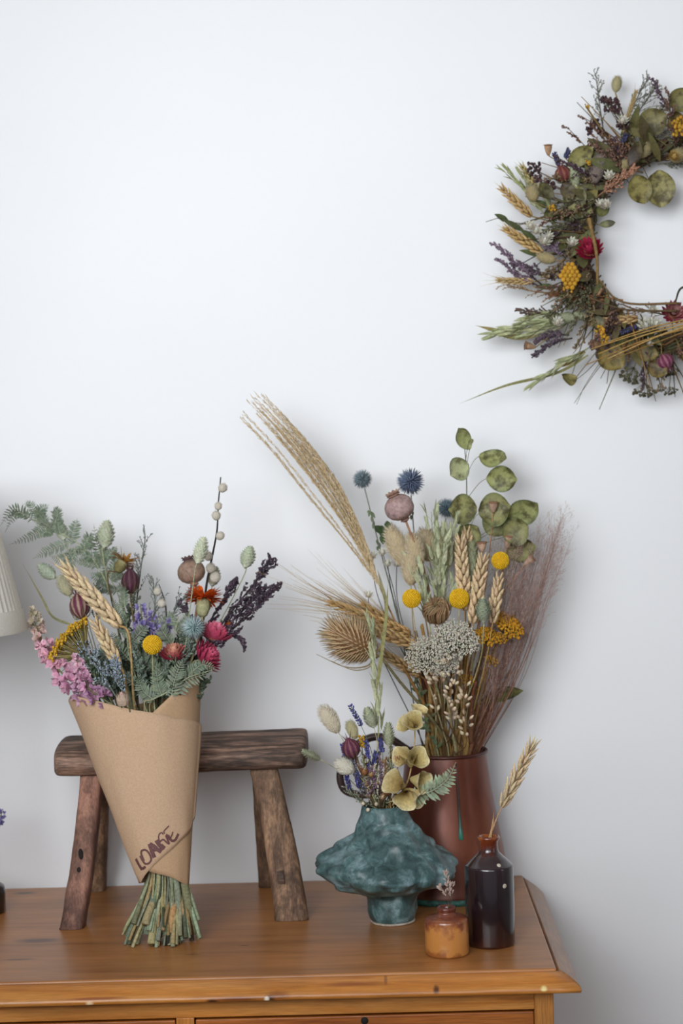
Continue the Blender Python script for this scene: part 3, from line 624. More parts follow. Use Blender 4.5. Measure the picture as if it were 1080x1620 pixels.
lathe_obj('foot', VC, [(0, 0), (0, .0285), (.0008, .0303), (.0022, .0306), (.0032, .030), (.0032, 0)], mk_plain('bare_clay', '#8a7a68', '#b6ab9c', 90, .7), vase, 48, lambda th, i: 1+.02*math.sin(3*th))

# small stoneware ink pot
q = T(709, 1518); PC = V((q.x, q.y+.0277, ZT)); pot = empty('ink_pot', PC, 'small orange brown stoneware ink pot holding a tiny dry sprig', 'pot')
pp = [(0, .0255), (.0012, .0273), (.003, .0278), (.02, .0278), (.0425, .0277), (.0452, .0272), (.0468, .0255), (.0482, .0205), (.0496, .0155), (.0508, .0132), (.053, .0115), (.0545, .0112), (.0552, .012), (.058, .0122), (.0602, .0116), (.0605, .009), (.058, .0072), (.04, .0072), (.04, 0)]
lathe_obj('glazed_body', PC, pp, mk_grad('orange_stoneware', [(0, '#8f5428'), (.15, '#b67a3c'), (.5, '#b97b3e'), (.66, '#8c4f2c'), (.8, '#6d3522'), (.9, '#74402c'), (1, '#5a281b')], 0, .06, .28, .95, 60, .35), pot, 72)
# dark bottle
q = T(779, 1503); BC = V((q.x, q.y+.0305, ZT)); bot = empty('stoneware_bottle', BC, 'tall dark brown glazed stoneware bottle holding a single wheat ear', 'bottle')
bp = [(0, .029), (.0015, .0308), (.004, .0313), (.05, .0316), (.1005, .0314), (.1025, .0311), (.1035, .0303), (.1045, .0286), (.1105, .0228), (.1165, .0166), (.119, .0138), (.123, .0122), (.130, .0118), (.134, .0125), (.137, .0146), (.1385, .0149), (.140, .0142), (.1405, .012), (.139, .0096), (.11, .0095), (.11, 0)]
ob = lathe_obj('glazed_body', BC, bp, mk_grad('dark_brown_glaze', [(0, '#3a1c14'), (.12, '#241312'), (.45, '#1c1216'), (.72, '#241619'), (.83, '#33201f'), (.88, '#4a1e12'), (.96, '#6b2c12'), (1, '#8a4a1e')], 0, .14, .2, .3, 60, .5), bot, 80, lambda th, i: 1+.003*math.sin(3*th+i))
MCHIP = mk_plain('glaze_chip', '#a89a88', '#c9bfae', 300, .8)
for (px, py, sc) in ((798, 1402, 1), (789, 1369, .9)):
    d = ray(px, py).normalized(); dg = bpy.context.evaluated_depsgraph_get(); bv = BVHTree.FromObject(ob, dg); h = bv.ray_cast(CP-BC, d)
    if h[0]:
        cb = B(); cb.ell(h[0]+BC, h[1], .0006, .0032*sc if sc == 1 else .003, '#b0a490', 10, 4); build('chip', cb, MCHIP, bot)

# pleated lamp and dark pot at the left edge
lx = P(38, 992, -.26).x-.125; LC = V((lx, -.26, ZT)); lamp = empty('table_lamp', LC, 'cream pleated fabric lampshade cut off by the left edge of the picture', 'lamp')
zb = P(20, 1010, -.36).z-ZT
lathe_obj('lamp_base', LC, [(0, 0), (0, .048), (.012, .05), (.018, .03), (.03, .014), (.1, .012), (.14, .022), (.2, .012), (zb+.02, .008), (zb+.06, .008), (zb+.06, 0)], mk_plain('aged_brass', '#7a5f35', '#8c7040', 60, .35, .05, Metallic=.8), lamp, 32)
b = B(); nn = 420; b.lathe(LC, V((0, 0, 1)), [(zb+.028, .1205), (zb+.08, .108), (zb+.15, .091), (zb+.2, .079)], '#d0ccc0', nn, lambda th, i: 1+.010*math.sin(70*th), capped=False); sh = build('lamp_shade', b, MSHADE, lamp)
b = B(); b.lathe(LC, V((0, 0, 1)), [(zb, .128), (zb+.004, .1285), (zb+.026, .1235), (zb+.03, .1215)], '#d0ccc0', 120, capped=False); build('trim_band', b, MSHADE, sh)
q = T(-26, 1449); DC = V((q.x-.002, q.y+.02, ZT)); dp = empty('dark_pot', DC, 'small black stoneware pot cut off at the left edge of the chest', 'pot')
lathe_obj('glazed_body', DC, [(0, .028), (.002, .0295), (.03, .030), (.037, .0285), (.041, .023), (.044, .014), (.052, .013), (.054, .0145), (.054, .010), (.02, .010), (.02, 0)], mk_grad('black_glaze', [(0, '#1e1714'), (.7, '#241d1a'), (1, '#4a4640')], 0, .05, .3, .1), dp, 48)
# ------------------------------------------------------------------ stalks standing in a vessel or wrap
SC = {'straw': '#a8834f', 'green': '#6e7352', 'grey': '#7d8270', 'brown': '#6b4c30', 'dark': '#33291f', 'pale': '#b0a87c', 'gold': '#9c7440', 'red': '#7a4a35'}
class Holder:
    def __init__(s, base, br, mouth, mr, bz=.004): s.base, s.br, s.mouth, s.mr, s.bz, s.k = base, br, mouth, mr, bz, 0
    def path(s, H, d, spread=True):
        s.k += 1; a = s.k*2.39996; r = math.sqrt(rnd(.05, 1))
        h = H-s.mouth; hx = V((h.x, h.y, 0)); hx = hx.normalized() if hx.length > 1e-6 else V((1, 0, 0))
        o = hx*.55+V((math.cos(a), math.sin(a), 0))*.6*r
        if o.length > 1: o.normalize()
        m = s.mouth+V((o.x*s.mr, o.y*s.mr*.75, rnd(-.004, .004)))
        bb = s.base+V((-o.x*s.br*.7+rnd(-.4, .4)*s.br, -o.y*s.br*.6+rnd(-.5, .5)*s.br, rnd(0, s.bz)))
        return bb, m
    def add(s, name, label, cat, H, d, parts, sr=.0011, sc='straw', group=None, bow=.33, via=None, nostem=False):
        bb, m = s.path(H, d); e = empty(name, bb, label, cat, group); L = (H-m).length
        dm = (m-bb).normalized(); pts = [bb]
        if via: pts += [m]+via+[H]
        else:
            c1 = m+((H-m).normalized()*.6+dm*.4).normalized()*(L*bow); c2 = H-d*(L*bow)
            pts += [m]+[m*(1-t)**3+c1*(3*t*(1-t)**2)+c2*(3*t*t*(1-t))+H*t**3 for t in (.2, .4, .6, .8)]+[H+d*.001]
        col = SC.get(sc, sc); b = B(); b.tube(curve(pts, 4), (sr*1.5, sr*.8), jit(mixc(col, '#5d5a38', .25), .15), 6, jit(col, .15)); build('stem', b, 'stem', e)
        for (nm, bb2, mt) in parts: build(nm, bb2, mt, e)
        return e
def ctr(x, y, Y, Rp, ang=0, tilt=0): d = dirv(ang, tilt); r = Rp*S(Y); return P(x, y, Y)-d*r, d, r
def seg(a, c): A, E2 = P(*a), P(*c); return A, (E2-A).normalized(), (E2-A).length
def pth(*q): return [P(*x) for x in q]

# ================================================================== the tall arrangement in the copper jug
MJ = JC+V((.006, .002, RIMZ-.008)); J = Holder(JC+V((.004, 0, 0)), .035, MJ, .034, .004); J.base = JC+V((0, 0, .06))
yj = -.10
# plume of silver grass
nodeP = P(601, 930, -.12); b = B(); tips = []
for i in range(64):
    pc = [(601, 930), (572, 858), (523, 772), (462, 694), (398, 626)]; u = rnd(-1, 1); te = rnd(.62, 1)**.8; out_ = i < 6
    if out_: u = -1.5-rnd(0, 1.0); te = rnd(.9, 1.0)
    cc_ = []
    for k_ in range(6):
        t_ = (rnd(0, .2) if k_ == 0 else k_/5*te)*4; j_ = min(3, int(t_)); f_ = t_-j_; cc_.append(P(pc[j_][0]+(pc[j_+1][0]-pc[j_][0])*f_+u*15*min(1, t_/2)*.85, pc[j_][1]+(pc[j_+1][1]-pc[j_][1])*f_-u*12*min(1, t_/2)*.85, -.12+.006*math.sin(i)*t_))
    pts = curve(cc_, 5); b.tube(pts, (.00035, .00018), jit('#c2a374', .15), 3)
    for j in range(len(pts)-1):
        for k in range(4):
            p = pts[j].lerp(pts[j+1], rnd(0, 1)); tg = (pts[j+1]-pts[j]).normalized(); b.spike(p, tg+V((rnd(-.4, .4), rnd(-.4, .4), rnd(-.4, .4))), rnd(.004, .009), .00062, jit('#ccac7c', .2), jit('#ebdab8', .12))
pl = J.add('silver_grass_plume', 'long tan feathery grass plume leaning far up to the left', 'dried grass', nodeP, dirv(-32), [('plume', b, 'straw')], .0015, 'straw', via=pth((672, 1090, -.105), (632, 1000, -.115)))
build('leaf_sheath', h_blade(pth((606, 1010, -.125), (611, 960, -.13), (603, 925, -.128), (597, 900, -.125)), .006, '#8b8560')[0][1], 'leaf', pl)
# a grass stalk with a long sheath, bending down by the oat
# globe thistles
for (x, y, Y, R_, a, co, tp, lb) in ((573, 758, -.09, 16.5, -14, '#3f4e4c', '#8197a0', 'grey green globe thistle, smallest and furthest left of the three'),
        (649, 762, -.12, 23, -3, '#232c42', '#64749a', 'large dark blue globe thistle behind the poppy pod'), (706, 804, -.06, 17, 3, '#2c3d42', '#6d8794', 'slate globe thistle between poppy pod and eucalyptus')):
    H, d, r = ctr(x, y, Y, R_, a, 10); e = J.add('globe_thistle', lb, 'dried flower', H, d, h_thistle(H, d, r, co, tp), .0011, 'grey', 'globe thistles in the copper jug')
    lb_ = B()
    for i in range(9 if x < 600 else 4):
        t = rnd(.02, .09); p = H-d*t+V((rnd(-.002, .002), 0, 0)); lb_.leaf(p+(P(600, 835, Y)-H)*(0.0), rdir(-d, .9), V((0, -1, 0)), rnd(.006, .014), rnd(.003, .006), jit('#55643f', .25), jit('#7d8a6a', .2), bend=rnd(-1, 1), n=4)
    if x < 600:
        for i in range(7): p = P(rnd(592, 610), rnd(822, 846), Y); lb_.leaf(p, rdir(dirv(rnd(90, 200)), .6), V((0, -1, 0)), rnd(.014, .024), rnd(.007, .012), jit('#3f5230', .2), jit('#5d6d48', .2), bend=rnd(-1.5, 1.5), cup=.5, n=5)
    build('leaves', lb_, 'leaf', e)
# poppy pod
H, d, r = ctr(632, 804, -.165, 23.5, -26, 12); J.add('poppy_pod', 'large round mauve poppy pod with a frilled crown tilted left', 'dried seed pod', H, d, h_poppy(H, d, r, '#a78b86', '#8d6c5c'), .0022, '#a5765a')
# eucalyptus
yE = -.10; e = empty('eucalyptus_branch', JC+V((.01, .01, .06)), 'silver dollar eucalyptus branch with round blotchy green leaves at the top right', 'dried branch')
b = B(); stx = curve([JC+V((.01, .01, .06)), MJ+V((.012, .012, 0)), P(735, 1000, yE), P(737, 880, yE), P(738, 790, yE), P(737, 735, yE), P(733, 695, yE)], 6); b.tube(stx, (.0016, .0006), '#6d6247', 6, '#59604a'); 
EL = [((743, 711), (722, 683), 40, 22, '#8f9a62', .9, 18), ((739, 731), (716, 746), 32, 34, '#a7b08a', .5, -20), ((757, 722), (797, 738), 44, 30, '#7f8a52', 1.0, 30), ((769, 757), (812, 756), 44, 36, '#7d8750', .5, -10),
      ((754, 806), (714, 806), 42, 42, '#7f8450', .5, 0), ((757, 812), (790, 806), 46, 46, '#5d6639', .4, 10), ((803, 827), (840, 796), 52, 38, '#7f8d55', .6, -20), ((796, 850), (820, 838), 38, 40, '#5b6338', .3, 0), ((800, 878), (842, 868), 46, 32, '#6d7344', .6, 10), ((730, 860), (748, 840), 34, 34, '#6c7444', .4, 0), ((771, 845), (790, 822), 40, 40, '#565e34', .3, 20), ((741, 703), (746, 697), 10, 6, '#5a5e38', .4, 0)]
stemat = lambda py: min(stx, key=lambda p: abs((P(738, py, yE)-p).dot(CU)))
lfs = []
for (A, Bq, L, W, c, bd, rl) in EL:
    yy = yE+rnd(-.03, .02); a_, b_ = P(*A, yy), P(*Bq, yy); d = (b_-a_).normalized(); up = (-FW*math.cos(math.radians(rl))+CU*math.sin(math.radians(rl))).normalized()
    s0 = stemat(A[1]+28); b.tube(curve([s0, s0.lerp(a_, .6)+CU*.004, a_], 4), .0004, '#6b6a4c', 4); lfs.append(h_leaf(a_, d, up, 1.14*L*S(yy), 1.2*W*S(yy), jit(mixc(c, '#98905a', .45), .08), mixc(c, '#a8a06c', .45), bd, .2, '#66704a'))
build('twig', b, 'stem', e)
for l in lfs: build('leaf', l[0][1], 'blotchy', e)
# small poppy pods
for (x, y, Y, a, R_, L_, hx, hy, lb) in ((780, 803, -.135, 3, 7.5, 16, 777, 900, 'small flat topped poppy pod on an upright orange stalk'), (803, 858, -.12, 10, 7, 20, 0, 0, 'small pale poppy pod just above the right yellow ball'),
        (836, 888, -.14, 48, 7, 17, 0, 0, 'small poppy pod leaning right on a slanting pink stalk'), (762, 866, -.15, -4, 8, 15, 0, 0, 'small poppy pod between the wheat ears')):
    d = dirv(a, 8); l = L_*S(Y); H = P(x, y, Y)-d*(l*.5); J.add('poppy_seed_head', lb, 'dried seed pod', H, d, h_nail(H, d, l, R_*S(Y), '#b3937c', '#7c5340'), .0008, '#ab7a52', 'small poppy pods in the copper jug')
# yellow button flowers
for (x, y, Y, R_, a, lb) in ((651, 947, -.175, 15.5, -5, 'round yellow button flower at the left of the jug bouquet'), (726, 947, -.175, 16.5, 0, 'round yellow button flower in the middle of the jug bouquet'), (791, 887, -.155, 14.5, 14, 'round yellow button flower at the right, highest of the three in the jug')):
    H, d, r = ctr(x, y, Y, R_, a, 10); J.add('button_flower', lb, 'dried flower', H, d, h_craspedia(H, d, r), .0009, 'pale', 'yellow button flowers in the copper jug')
# bunny tails
for (a, c, R_, lb) in (((645, 900, -.13), (617, 838, -.14), 15, 'beige bunny tail grass under the poppy pod, leaning left'), ((650, 928, -.145), (649, 876, -.15), 13, 'beige bunny tail grass directly above the left yellow ball'),
        ((664, 900, -.14), (650, 848, -.15), 13, 'beige bunny tail grass right below the poppy stalk'), ((680, 890, -.10), (672, 840, -.10), 16, 'beige bunny tail grass behind the oats'), ((700, 905, -.10), (702, 845, -.09), 17, 'broad beige bunny tail grass amid the green oats')):
    H, d, L = seg(a, c); J.add('bunny_tail_grass', lb, 'dried grass', H, d, h_bunny(H, d, L*1.08, R_*1.25*S(a[2]), '#c9b592'), .0008, 'straw', 'bunny tails in the copper jug')
# green oats
for i, (pts, n, lb) in enumerate(((((690, 985, -.14), (686, 900, -.15), (682, 810, -.14)), 24, 'pale green oat stalk reaching up left of the eucalyptus leaf'), (((700, 990, -.15), (708, 905, -.155), (714, 830, -.14)), 24, 'pale green oat stalk close to the wheat'),
        (((680, 990, -.155), (667, 930, -.16), (655, 880, -.15)), 20, 'pale green oat stalk leaning over the left yellow ball'), (((694, 970, -.16), (695, 900, -.17), (700, 850, -.165)), 24, 'pale green oat stalk in front of the bunny tails'))):
    q = pth(*pts); d = (q[-1]-q[0]).normalized(); J.add('oat_stalk', lb, 'dried grass', q[0], d, h_oat(q, .024, .0056, '#b4b892', n+6, .42), .0011, 'pale', 'green oats in the copper jug')
# wheat
for (a, c, R_, lb) in (((735, 965, -.165), (727, 842, -.15), 12, 'straw coloured wheat ear, furthest left of three upright ears'), ((748, 985, -.175), (765, 872, -.165), 12, 'straw coloured wheat ear in the middle of three upright ears'), ((779, 985, -.175), (790, 905, -.16), 10, 'short wheat ear under the right yellow ball'), ((742, 895, -.12), (737, 832, -.11), 10, 'wheat ear tucked behind against the eucalyptus')):
    H, d, L = seg(a, c); J.add('wheat_stalk', lb, 'dried grass', H, d, h_wheat(H, d, L, R_*S(a[2]), '#d8ba94'), .0011, 'straw', 'wheat ears in the copper jug')
H, d, L = seg((748, 935, -.14), (746, 858, -.13)); J.add('canary_grass', 'olive green oval grass head between the wheat ears', 'dried grass', H, d, h_phalaris(H, d, L, 11*S(-.14), '#85875a'), .0008, 'pale')
H, d, L = seg((765, 985, -.19), (763, 948, -.195)); J.add('canary_grass', 'short grey green canary grass head below the wheat', 'dried grass', H, d, h_phalaris(H, d, L, 12*S(-.19), '#9aa385'), .0008, 'pale')
H, d, r = ctr(690, 970, -.18, 18, -8, 30); J.add('wild_carrot_head', 'curled brown wild carrot seed head like a bird nest', 'dried flower', H, d, h_nest(H, d, 25*S(-.18)), .0014, 'brown')
# white umbels
for (x, y, Y, R_, a, t, lb) in ((672, 1030, -.20, 34, -22, 52, 'greyish white flat flower cluster under the brown seed head'), (722, 1003, -.20, 38, 10, 48, 'greyish white flat flower cluster below the middle yellow ball'), (700, 1040, -.19, 28, -5, 60, 'low greyish white flower cluster above the cream pods')):
    d = dirv(a, t); r = R_*S(Y); H = P(x, y, Y)-d*(r*.9); J.add('white_yarrow', lb, 'dried flower', H, d, h_yarrow(H, d, r, '#cfc8b6', '#8b8468', 80, .88, .4, .036, 13), .0014, 'pale', 'white flat flower clusters in the copper jug')
for (x, y, Y, R_, a, t, n, lb) in ((808, 984, -.15, 27, 32, 30, 60, 'mustard yellow yarrow cluster furthest right'), (770, 1003, -.17, 21, 10, 40, 44, 'mustard yellow yarrow cluster beside the white flowers'), (792, 1006, -.16, 14, 20, 30, 26, 'small mustard yarrow cluster between two bigger ones'), (778, 1042, -.15, 12, 20, 30, 20, 'tiny mustard yarrow cluster below the others'), (740, 1072, -.15, 13, 10, 30, 20, 'shaded mustard yarrow cluster deep among the stalks')):
    d = dirv(a, t); r = R_*S(Y); H = P(x, y, Y)-d*(r*.9); J.add('golden_yarrow', lb, 'dried flower', H, d, h_yarrow(H, d, r, '#b98420', '#8d7338', n, .9, .35, .085, 6), .001, 'gold', 'mustard yarrow in the copper jug')
# bearded ears at left
for (a, c, R_, aw, col, lb) in (((648, 1003, -.13), (510, 948, -.15), 10, .11, '#c08d4b', 'bearded golden ear, uppermost of the three pointing left'), ((658, 1022, -.15), (556, 984, -.16), 10, .095, '#b98c52', 'bearded golden ear behind the teasel'), ((664, 1068, -.13), (603, 1032, -.14), 9, .05, '#b38956', 'bearded golden ear, lowest of the three pointing left'), ((636, 1000, -.12), (566, 952, -.12), 9, .10, '#ba8a4c', 'slim bearded ear just above the teasel')):
    H, d, L = seg(a, c); J.add('bearded_barley', lb, 'dried grass', H, d, h_wheat(H, d, L, R_*S(a[2]), col, aw, 4, None, '#bfa274', .8), .0012, 'gold', 'bearded ears in the copper jug')
# teasel
H, d, L = seg((592, 1034, -.19), (524, 996, -.20)); J.add('teasel', 'spiny brown teasel head pointing left on a curved green stalk', 'dried flower', H, d, h_teasel(H, d, L*1.0, 34*S(-.19)), .0019, '#7b7450', via=pth((700, 1165, -.12), (668, 1120, -.15), (632, 1078, -.175), (606, 1044, -.19)))
# white everlastings at left
for (x, y, lb) in ((590, 877, 'white papery flower furthest left above the barley'), (604, 872, 'white papery flower with a brown centre'), (613, 889, 'white papery flower below its neighbour'), (628, 890, 'white papery flower nearest the bunny tails'), (583, 939, 'white papery flower low by the barley awns')):
    H, d, r = ctr(x, y, -.11, 7, rnd(-30, 20), 40); J.add('white_everlasting', lb, 'dried flower', H, d, h_white(H, d, r*1.35), .0007, 'dark', 'white papery flowers in the copper jug')
# cream seed pods
for (q, n, lb) in ((((698, 1090, -.18), (700, 1058, -.19), (708, 1036, -.2)), 16, 'spray of cream seed pods below the white flowers'), (((716, 1150, -.165), (712, 1110, -.18), (716, 1068, -.19)), 26, 'spray of tan seed pods in front of the stalks'), (((738, 1170, -.155), (734, 1120, -.17), (730, 1070, -.175)), 22, 'spray of tan seed pods at the right of the stalks'), (((690, 1130, -.16), (688, 1090, -.17), (684, 1075, -.175)), 14, 'short spray of brown seed pods on the left of the stalks')):
    q = pth(*q); J.add('seed_pod_spray', lb, 'dried seed pods', q[0], (q[-1]-q[0]).normalized(), h_pods(q, n, .0046 if n == 16 else .0034), .0008, 'brown', 'seed pod sprays in the copper jug')
# reddish hair grass, uncountable
b = B(); k = B()
for i in range(92):
    m = MJ+V((rnd(.008, .04), rnd(-.02, .02), rnd(-.01, .0))); u = rnd(0, 1)**.8; Y = rnd(-.16, -.06)
    tip = P(905-130*u+rnd(-14, 10), 790+210*rnd(0, 1)**1.3*(.25+.75*u)+70*u+rnd(-6, 30), Y); md = m.lerp(tip, .45)+CR*rnd(.004, .018)-CU*rnd(0, .01); pts = curve([m, md, m.lerp(tip, .8)+CR*.006, tip], 7); b.tube(pts, (.0006, .00011), jit('#8a5a40', .25), 3, jit('#bd9a8c', .15))
    for j in range(9, len(pts)-1):
        for z in range(2):
            p = pts[j].lerp(pts[j+1], rnd(0, 1)); tg = (pts[j+1]-pts[j]).normalized(); q = p+rdir(tg, .75)*rnd(.008, .026); b.tube([p, p.lerp(q, .5)+CU*.001, q], .00009, jit('#b8958a', .15), 3)
            for w_ in range(3): p2 = p.lerp(q, rnd(.3, 1)); q2 = p2+rdir((q-p).normalized(), 1.0)*rnd(.003, .009); b.tube([p2, q2], .00008, jit('#c0a094', .15), 3); k.ell(q2, rdir(tg, .6), .0009, .0003, jit('#c7a79c', .2), 3, 3)
hg = build('hair_grass', b, 'stem'); tag(hg, 'hazy tuft of fine reddish brown hair grass at the right of the jug', 'dried grass', None, 'stuff'); build('grass_seeds', k, 'seed', hg)
b = B(); k = B()
for i in range(26):
    m = MJ+V((rnd(0, .02), rnd(-.01, .02), 0)); tip = P(rnd(775, 840), rnd(812, 870), rnd(-.13, -.08)); pts = curve([m, m.lerp(tip, .6)+CR*.004, tip], 7); b.tube(pts, (.0004, .0001), '#8d6f50', 3)
    for j in range(9, 14):
        for z in range(3): p = pts[j]; q = p+rdir((tip-m).normalized(), 1.0)*rnd(.006, .016); b.tube([p, q], .0001, '#9b8062', 3); k.ball(q, .0007, jit('#b79f80', .25), 4, 3)
hg = build('panicle_grass', b, 'stem'); tag(hg, 'misty beige panicle grass in front of the eucalyptus leaves', 'dried grass', None, 'stuff'); build('grass_seeds', k, 'seed', hg)
# olive leaf low on the right and some bare stalks
p0 = P(762, 1112, -.1); e = J.add('dried_leaf_stalk', 'single serrated olive leaf sticking out low on the right', 'dried leaf', p0, dirv(50), [], .0011, 'brown')
b = B(); b.leaf(p0, dirv(66), -FW*.8+CU*.6, 72*S(-.1), 26*S(-.1), '#5d5f30', '#74733c', bend=-.5, cup=.35, n=12, w0=.3, pk=.45, edge='#3f4220'); build('leaf', b, 'blotchy', e)
for i in range(34):
    x = 664+i*2.5+rnd(-2, 2); tip = P(x+(x-708)*.55, rnd(985, 1080), rnd(-.15, -.06)); b = B(); J.add('bare_stalk', 'plain straw or brown stalk bundled in the mouth of the copper jug', 'dried stalk', tip, (tip-MJ).normalized(), [], rnd(.0013, .003), RN.choice(['brown', 'gold', 'straw', 'gold', 'red']), 'bare stalks in the copper jug')
for (px, col, W_) in (((672, 1150), '#4f5c40', .004), ((655, 1080), '#46523a', .003)):
    q = pth((696, 1195, -.13), (px[0], px[1], -.13), (px[0]-18, px[1]-70, -.12)); e = J.add('leafy_stalk', 'dark green leafy stalk at the left edge of the jug mouth' if px[0] == 672 else 'thin dark green twig rising behind the barley', 'dried stalk', q[-1], dirv(-15), [], .0013, 'green'); b = B()
    for i in range(16): p = q[0].lerp(q[1], rnd(.2, 1)) if i % 2 else q[1].lerp(q[2], rnd(0, 1)); b.leaf(p, rdir(dirv(rnd(-80, 80)), .5), -FW, rnd(.008, .02), W_*rnd(.8, 1.6), jit(col, .25), jit('#6a7450', .2), bend=rnd(-1, 1), n=4)
    build('leaves', b, 'leaf', e)

# ================================================================== the small arrangement in the turquoise vase
MV = VC+V((-.006, 0, .156)); Q = Holder(VC+V((0, 0, .09)), .014, MV, .019, .004)
yv = VC.y
for (a, c, R_, col, lb) in (((536, 1160, yv-.01), (508, 1118, yv-.02), 15, '#dcd0ba', 'large cream bunny tail leaning left above the turquoise vase'), ((560, 1222, yv-.03), (531, 1204, yv-.035), 14, '#dedacb', 'small white bunny tail low on the left of the vase'), ((563, 1170, yv), (551, 1140, yv), 10, '#bdb58a', 'pale yellow bunny tail behind the purple pod')):
    H, d, L = seg(a, c); Q.add('bunny_tail_grass', lb, 'dried grass', H, d, h_bunny(H, d, L, R_*S(yv), col), .0006, 'pale', 'bunny tails in the turquoise vase')
for (a, c, R_, lb) in (((592, 1152, yv), (580, 1120, yv), 11, 'pale green canary grass head beside the tall oat'), ((615, 1182, yv-.02), (614, 1144, yv-.02), 8, 'slender pale green canary grass head right of the oat'), ((507, 1202, yv-.02), (479, 1188, yv-.03), 5, 'small canary grass head far out on the left touching the stool')):
    H, d, L = seg(a, c); Q.add('canary_grass', lb, 'dried grass', H, d, h_phalaris(H, d, L, R_*S(yv), '#b3b795'), .0006, 'pale', 'canary grass in the turquoise vase')
q = pth((598, 1172, yv), (598, 1110, yv), (592, 1040, yv), (589, 995, yv)); e = Q.add('oat_stalk', 'tall pale green oat stalk rising from the turquoise vase', 'dried grass', q[0], dirv(0), h_oat(q, .027, .005, '#b3b68e', 24, .2), .0012, 'pale')
build('blade', h_blade(pth((596, 1090, yv-.01), (604, 1030, yv-.015), (611, 970, yv-.015), (613, 925, yv-.01)), .0055, '#8d8a5a')[0][1], 'leaf', e)
for (a, c, lb) in (((571, 1148, yv), (553, 1114, yv), 'tallest blue lavender spike over the vase'), ((583, 1200, yv-.02), (578, 1172, yv-.02), 'blue lavender spike beside the purple pod'), ((553, 1252, yv-.02), (548, 1226, yv-.025), 'blue lavender spike low by the jug handle'), ((546, 1196, yv-.005), (541, 1176, yv), 'short lavender spike behind the purple pod'), ((605, 1190, yv), (600, 1168, yv), 'lavender spike at the foot of the oat'), ((568, 1246, yv-.03), (564, 1222, yv-.03), 'lavender spike above the vase rim'), ((562, 1208, yv-.015), (560, 1186, yv-.02), 'lavender spike right under the purple pod'), ((590, 1212, yv-.01), (596, 1188, yv), 'lavender spike in the thick of the vase bunch')):
    H, d, L = seg(a, c); Q.add('lavender_spike', lb, 'dried flower', H, d, h_lavender(H, d, L, 5.2*S(yv)), .0005, 'green', 'lavender in the turquoise vase')
H, d, L = seg((560, 1199, yv-.03), (550, 1168, yv-.035)); Q.add('love_in_a_mist_pod', 'inflated dark purple seed pod in the vase bunch', 'dried seed pod', H, d, h_nigella(H, d, L, 14*S(yv), '#5a2a40', '#8c5a5a'), .0008, 'brown')
be = empty('bells_of_ireland', VC+V((.004, 0, .09)), 'stalk of yellow cup shaped dried bells on the right of the vase', 'dried flower'); b = B()
bs = curve([VC+V((.004, 0, .09)), MV+V((.016, -.004, 0)), P(622, 1272, yv-.02), P(645, 1235, yv-.02), P(655, 1180, yv-.015), P(656, 1142, yv-.01)], 6); b.tube(bs, (.0016, .0009), '#b99a68', 6); build('stem', b, 'stem', be)
for (x, y, R_, a, t, base) in ((652, 1136, 17, -20, 62, (657, 1150)), (641, 1145, 14, -70, 40, (655, 1150)), (660, 1125, 14, 20, 20, (656, 1142)), (660, 1193, 18, 40, 62, (651, 1206)), (640, 1212, 17, -55, 45, (650, 1205)), (665, 1230, 18, 95, 45, (648, 1232)), (634, 1262, 20, -60, 50, (640, 1245)), (643, 1272, 19, 190, 66, (643, 1248)), (658, 1262, 18, 120, 30, (642, 1248)), (645, 1200, 14, -10, 30, (650, 1215))):
    Y = yv-.02; A = P(*base, Y); d = dirv(a, t); r = R_*S(Y)
    for (nm, bb, mt) in h_bells(A+d*.001, d, r*.95, jit('#d6c184', .07), 1.75)[:1]: bl = build(nm, bb, mt, be)
    bb = B(); bb.ell(A+d*(r*.42), d, r*.16, r*.15, '#5e4522', 8, 5); build('nutlets', bb, 'seed', bl)
q = pth((652, 1262, yv-.03), (685, 1250, yv-.04), (708, 1232, yv-.045), (721, 1206, yv-.05)); Q.add('vetch_frond', 'grey green feathery frond reaching right across the copper jug', 'dried leaf', q[0], dirv(70), h_frond(q, .034, '#76836a', 16, .15, .0008, None, '#a9b796', .4), .0009, 'pale')
q = pth((606, 1284, yv-.02), (570, 1266, yv-.03), (545, 1245, yv-.035)); Q.add('sea_lavender_sprig', 'thin grey green sprig with tiny white buds over the left rim of the vase', 'dried flower', q[0], dirv(-60), h_spray(q, .018, 16, 3, 3, .0008, '#6d7358', ('#b4b2a4', '#8d907a'), .8), .0007, 'green')
for (a, c, cols, lb) in (((584, 1270, yv-.02), (588, 1218, yv-.025), ('#8a6a80', '#a78796', '#6f566a'), 'pinkish heather sprig in the middle of the vase bunch'), ((592, 1270, yv-.01), (577, 1196, yv-.01), ('#8f6f58', '#a78468'), 'brown heather sprig behind the orange buds'), ((608, 1265, yv), (618, 1180, yv), ('#7d7a58', '#9a9474', '#b0a894'), 'greenish misty sprig under the canary grass'), ((574, 1268, yv-.02), (556, 1206, yv-.02), ('#7a7a92', '#60608a', '#b9b8b0'), 'bluish misty sprig on the left of the vase bunch'), ((584, 1262, yv+.005), (600, 1190, yv+.01), ('#8a8560', '#a49c74'), 'olive misty sprig at the back of the vase bunch')):
    q = pth(a, tuple((a[i]+c[i])/2+(2 if i == 0 else 0) for i in range(3)), c); Q.add('heather_sprig', lb, 'dried flower', q[0], (q[-1]-q[0]).normalized(), h_spray(q, .020, 20, 4, 4, .0010, '#5d4c38', cols, .7), .0008, 'brown', 'misty sprigs in the turquoise vase')
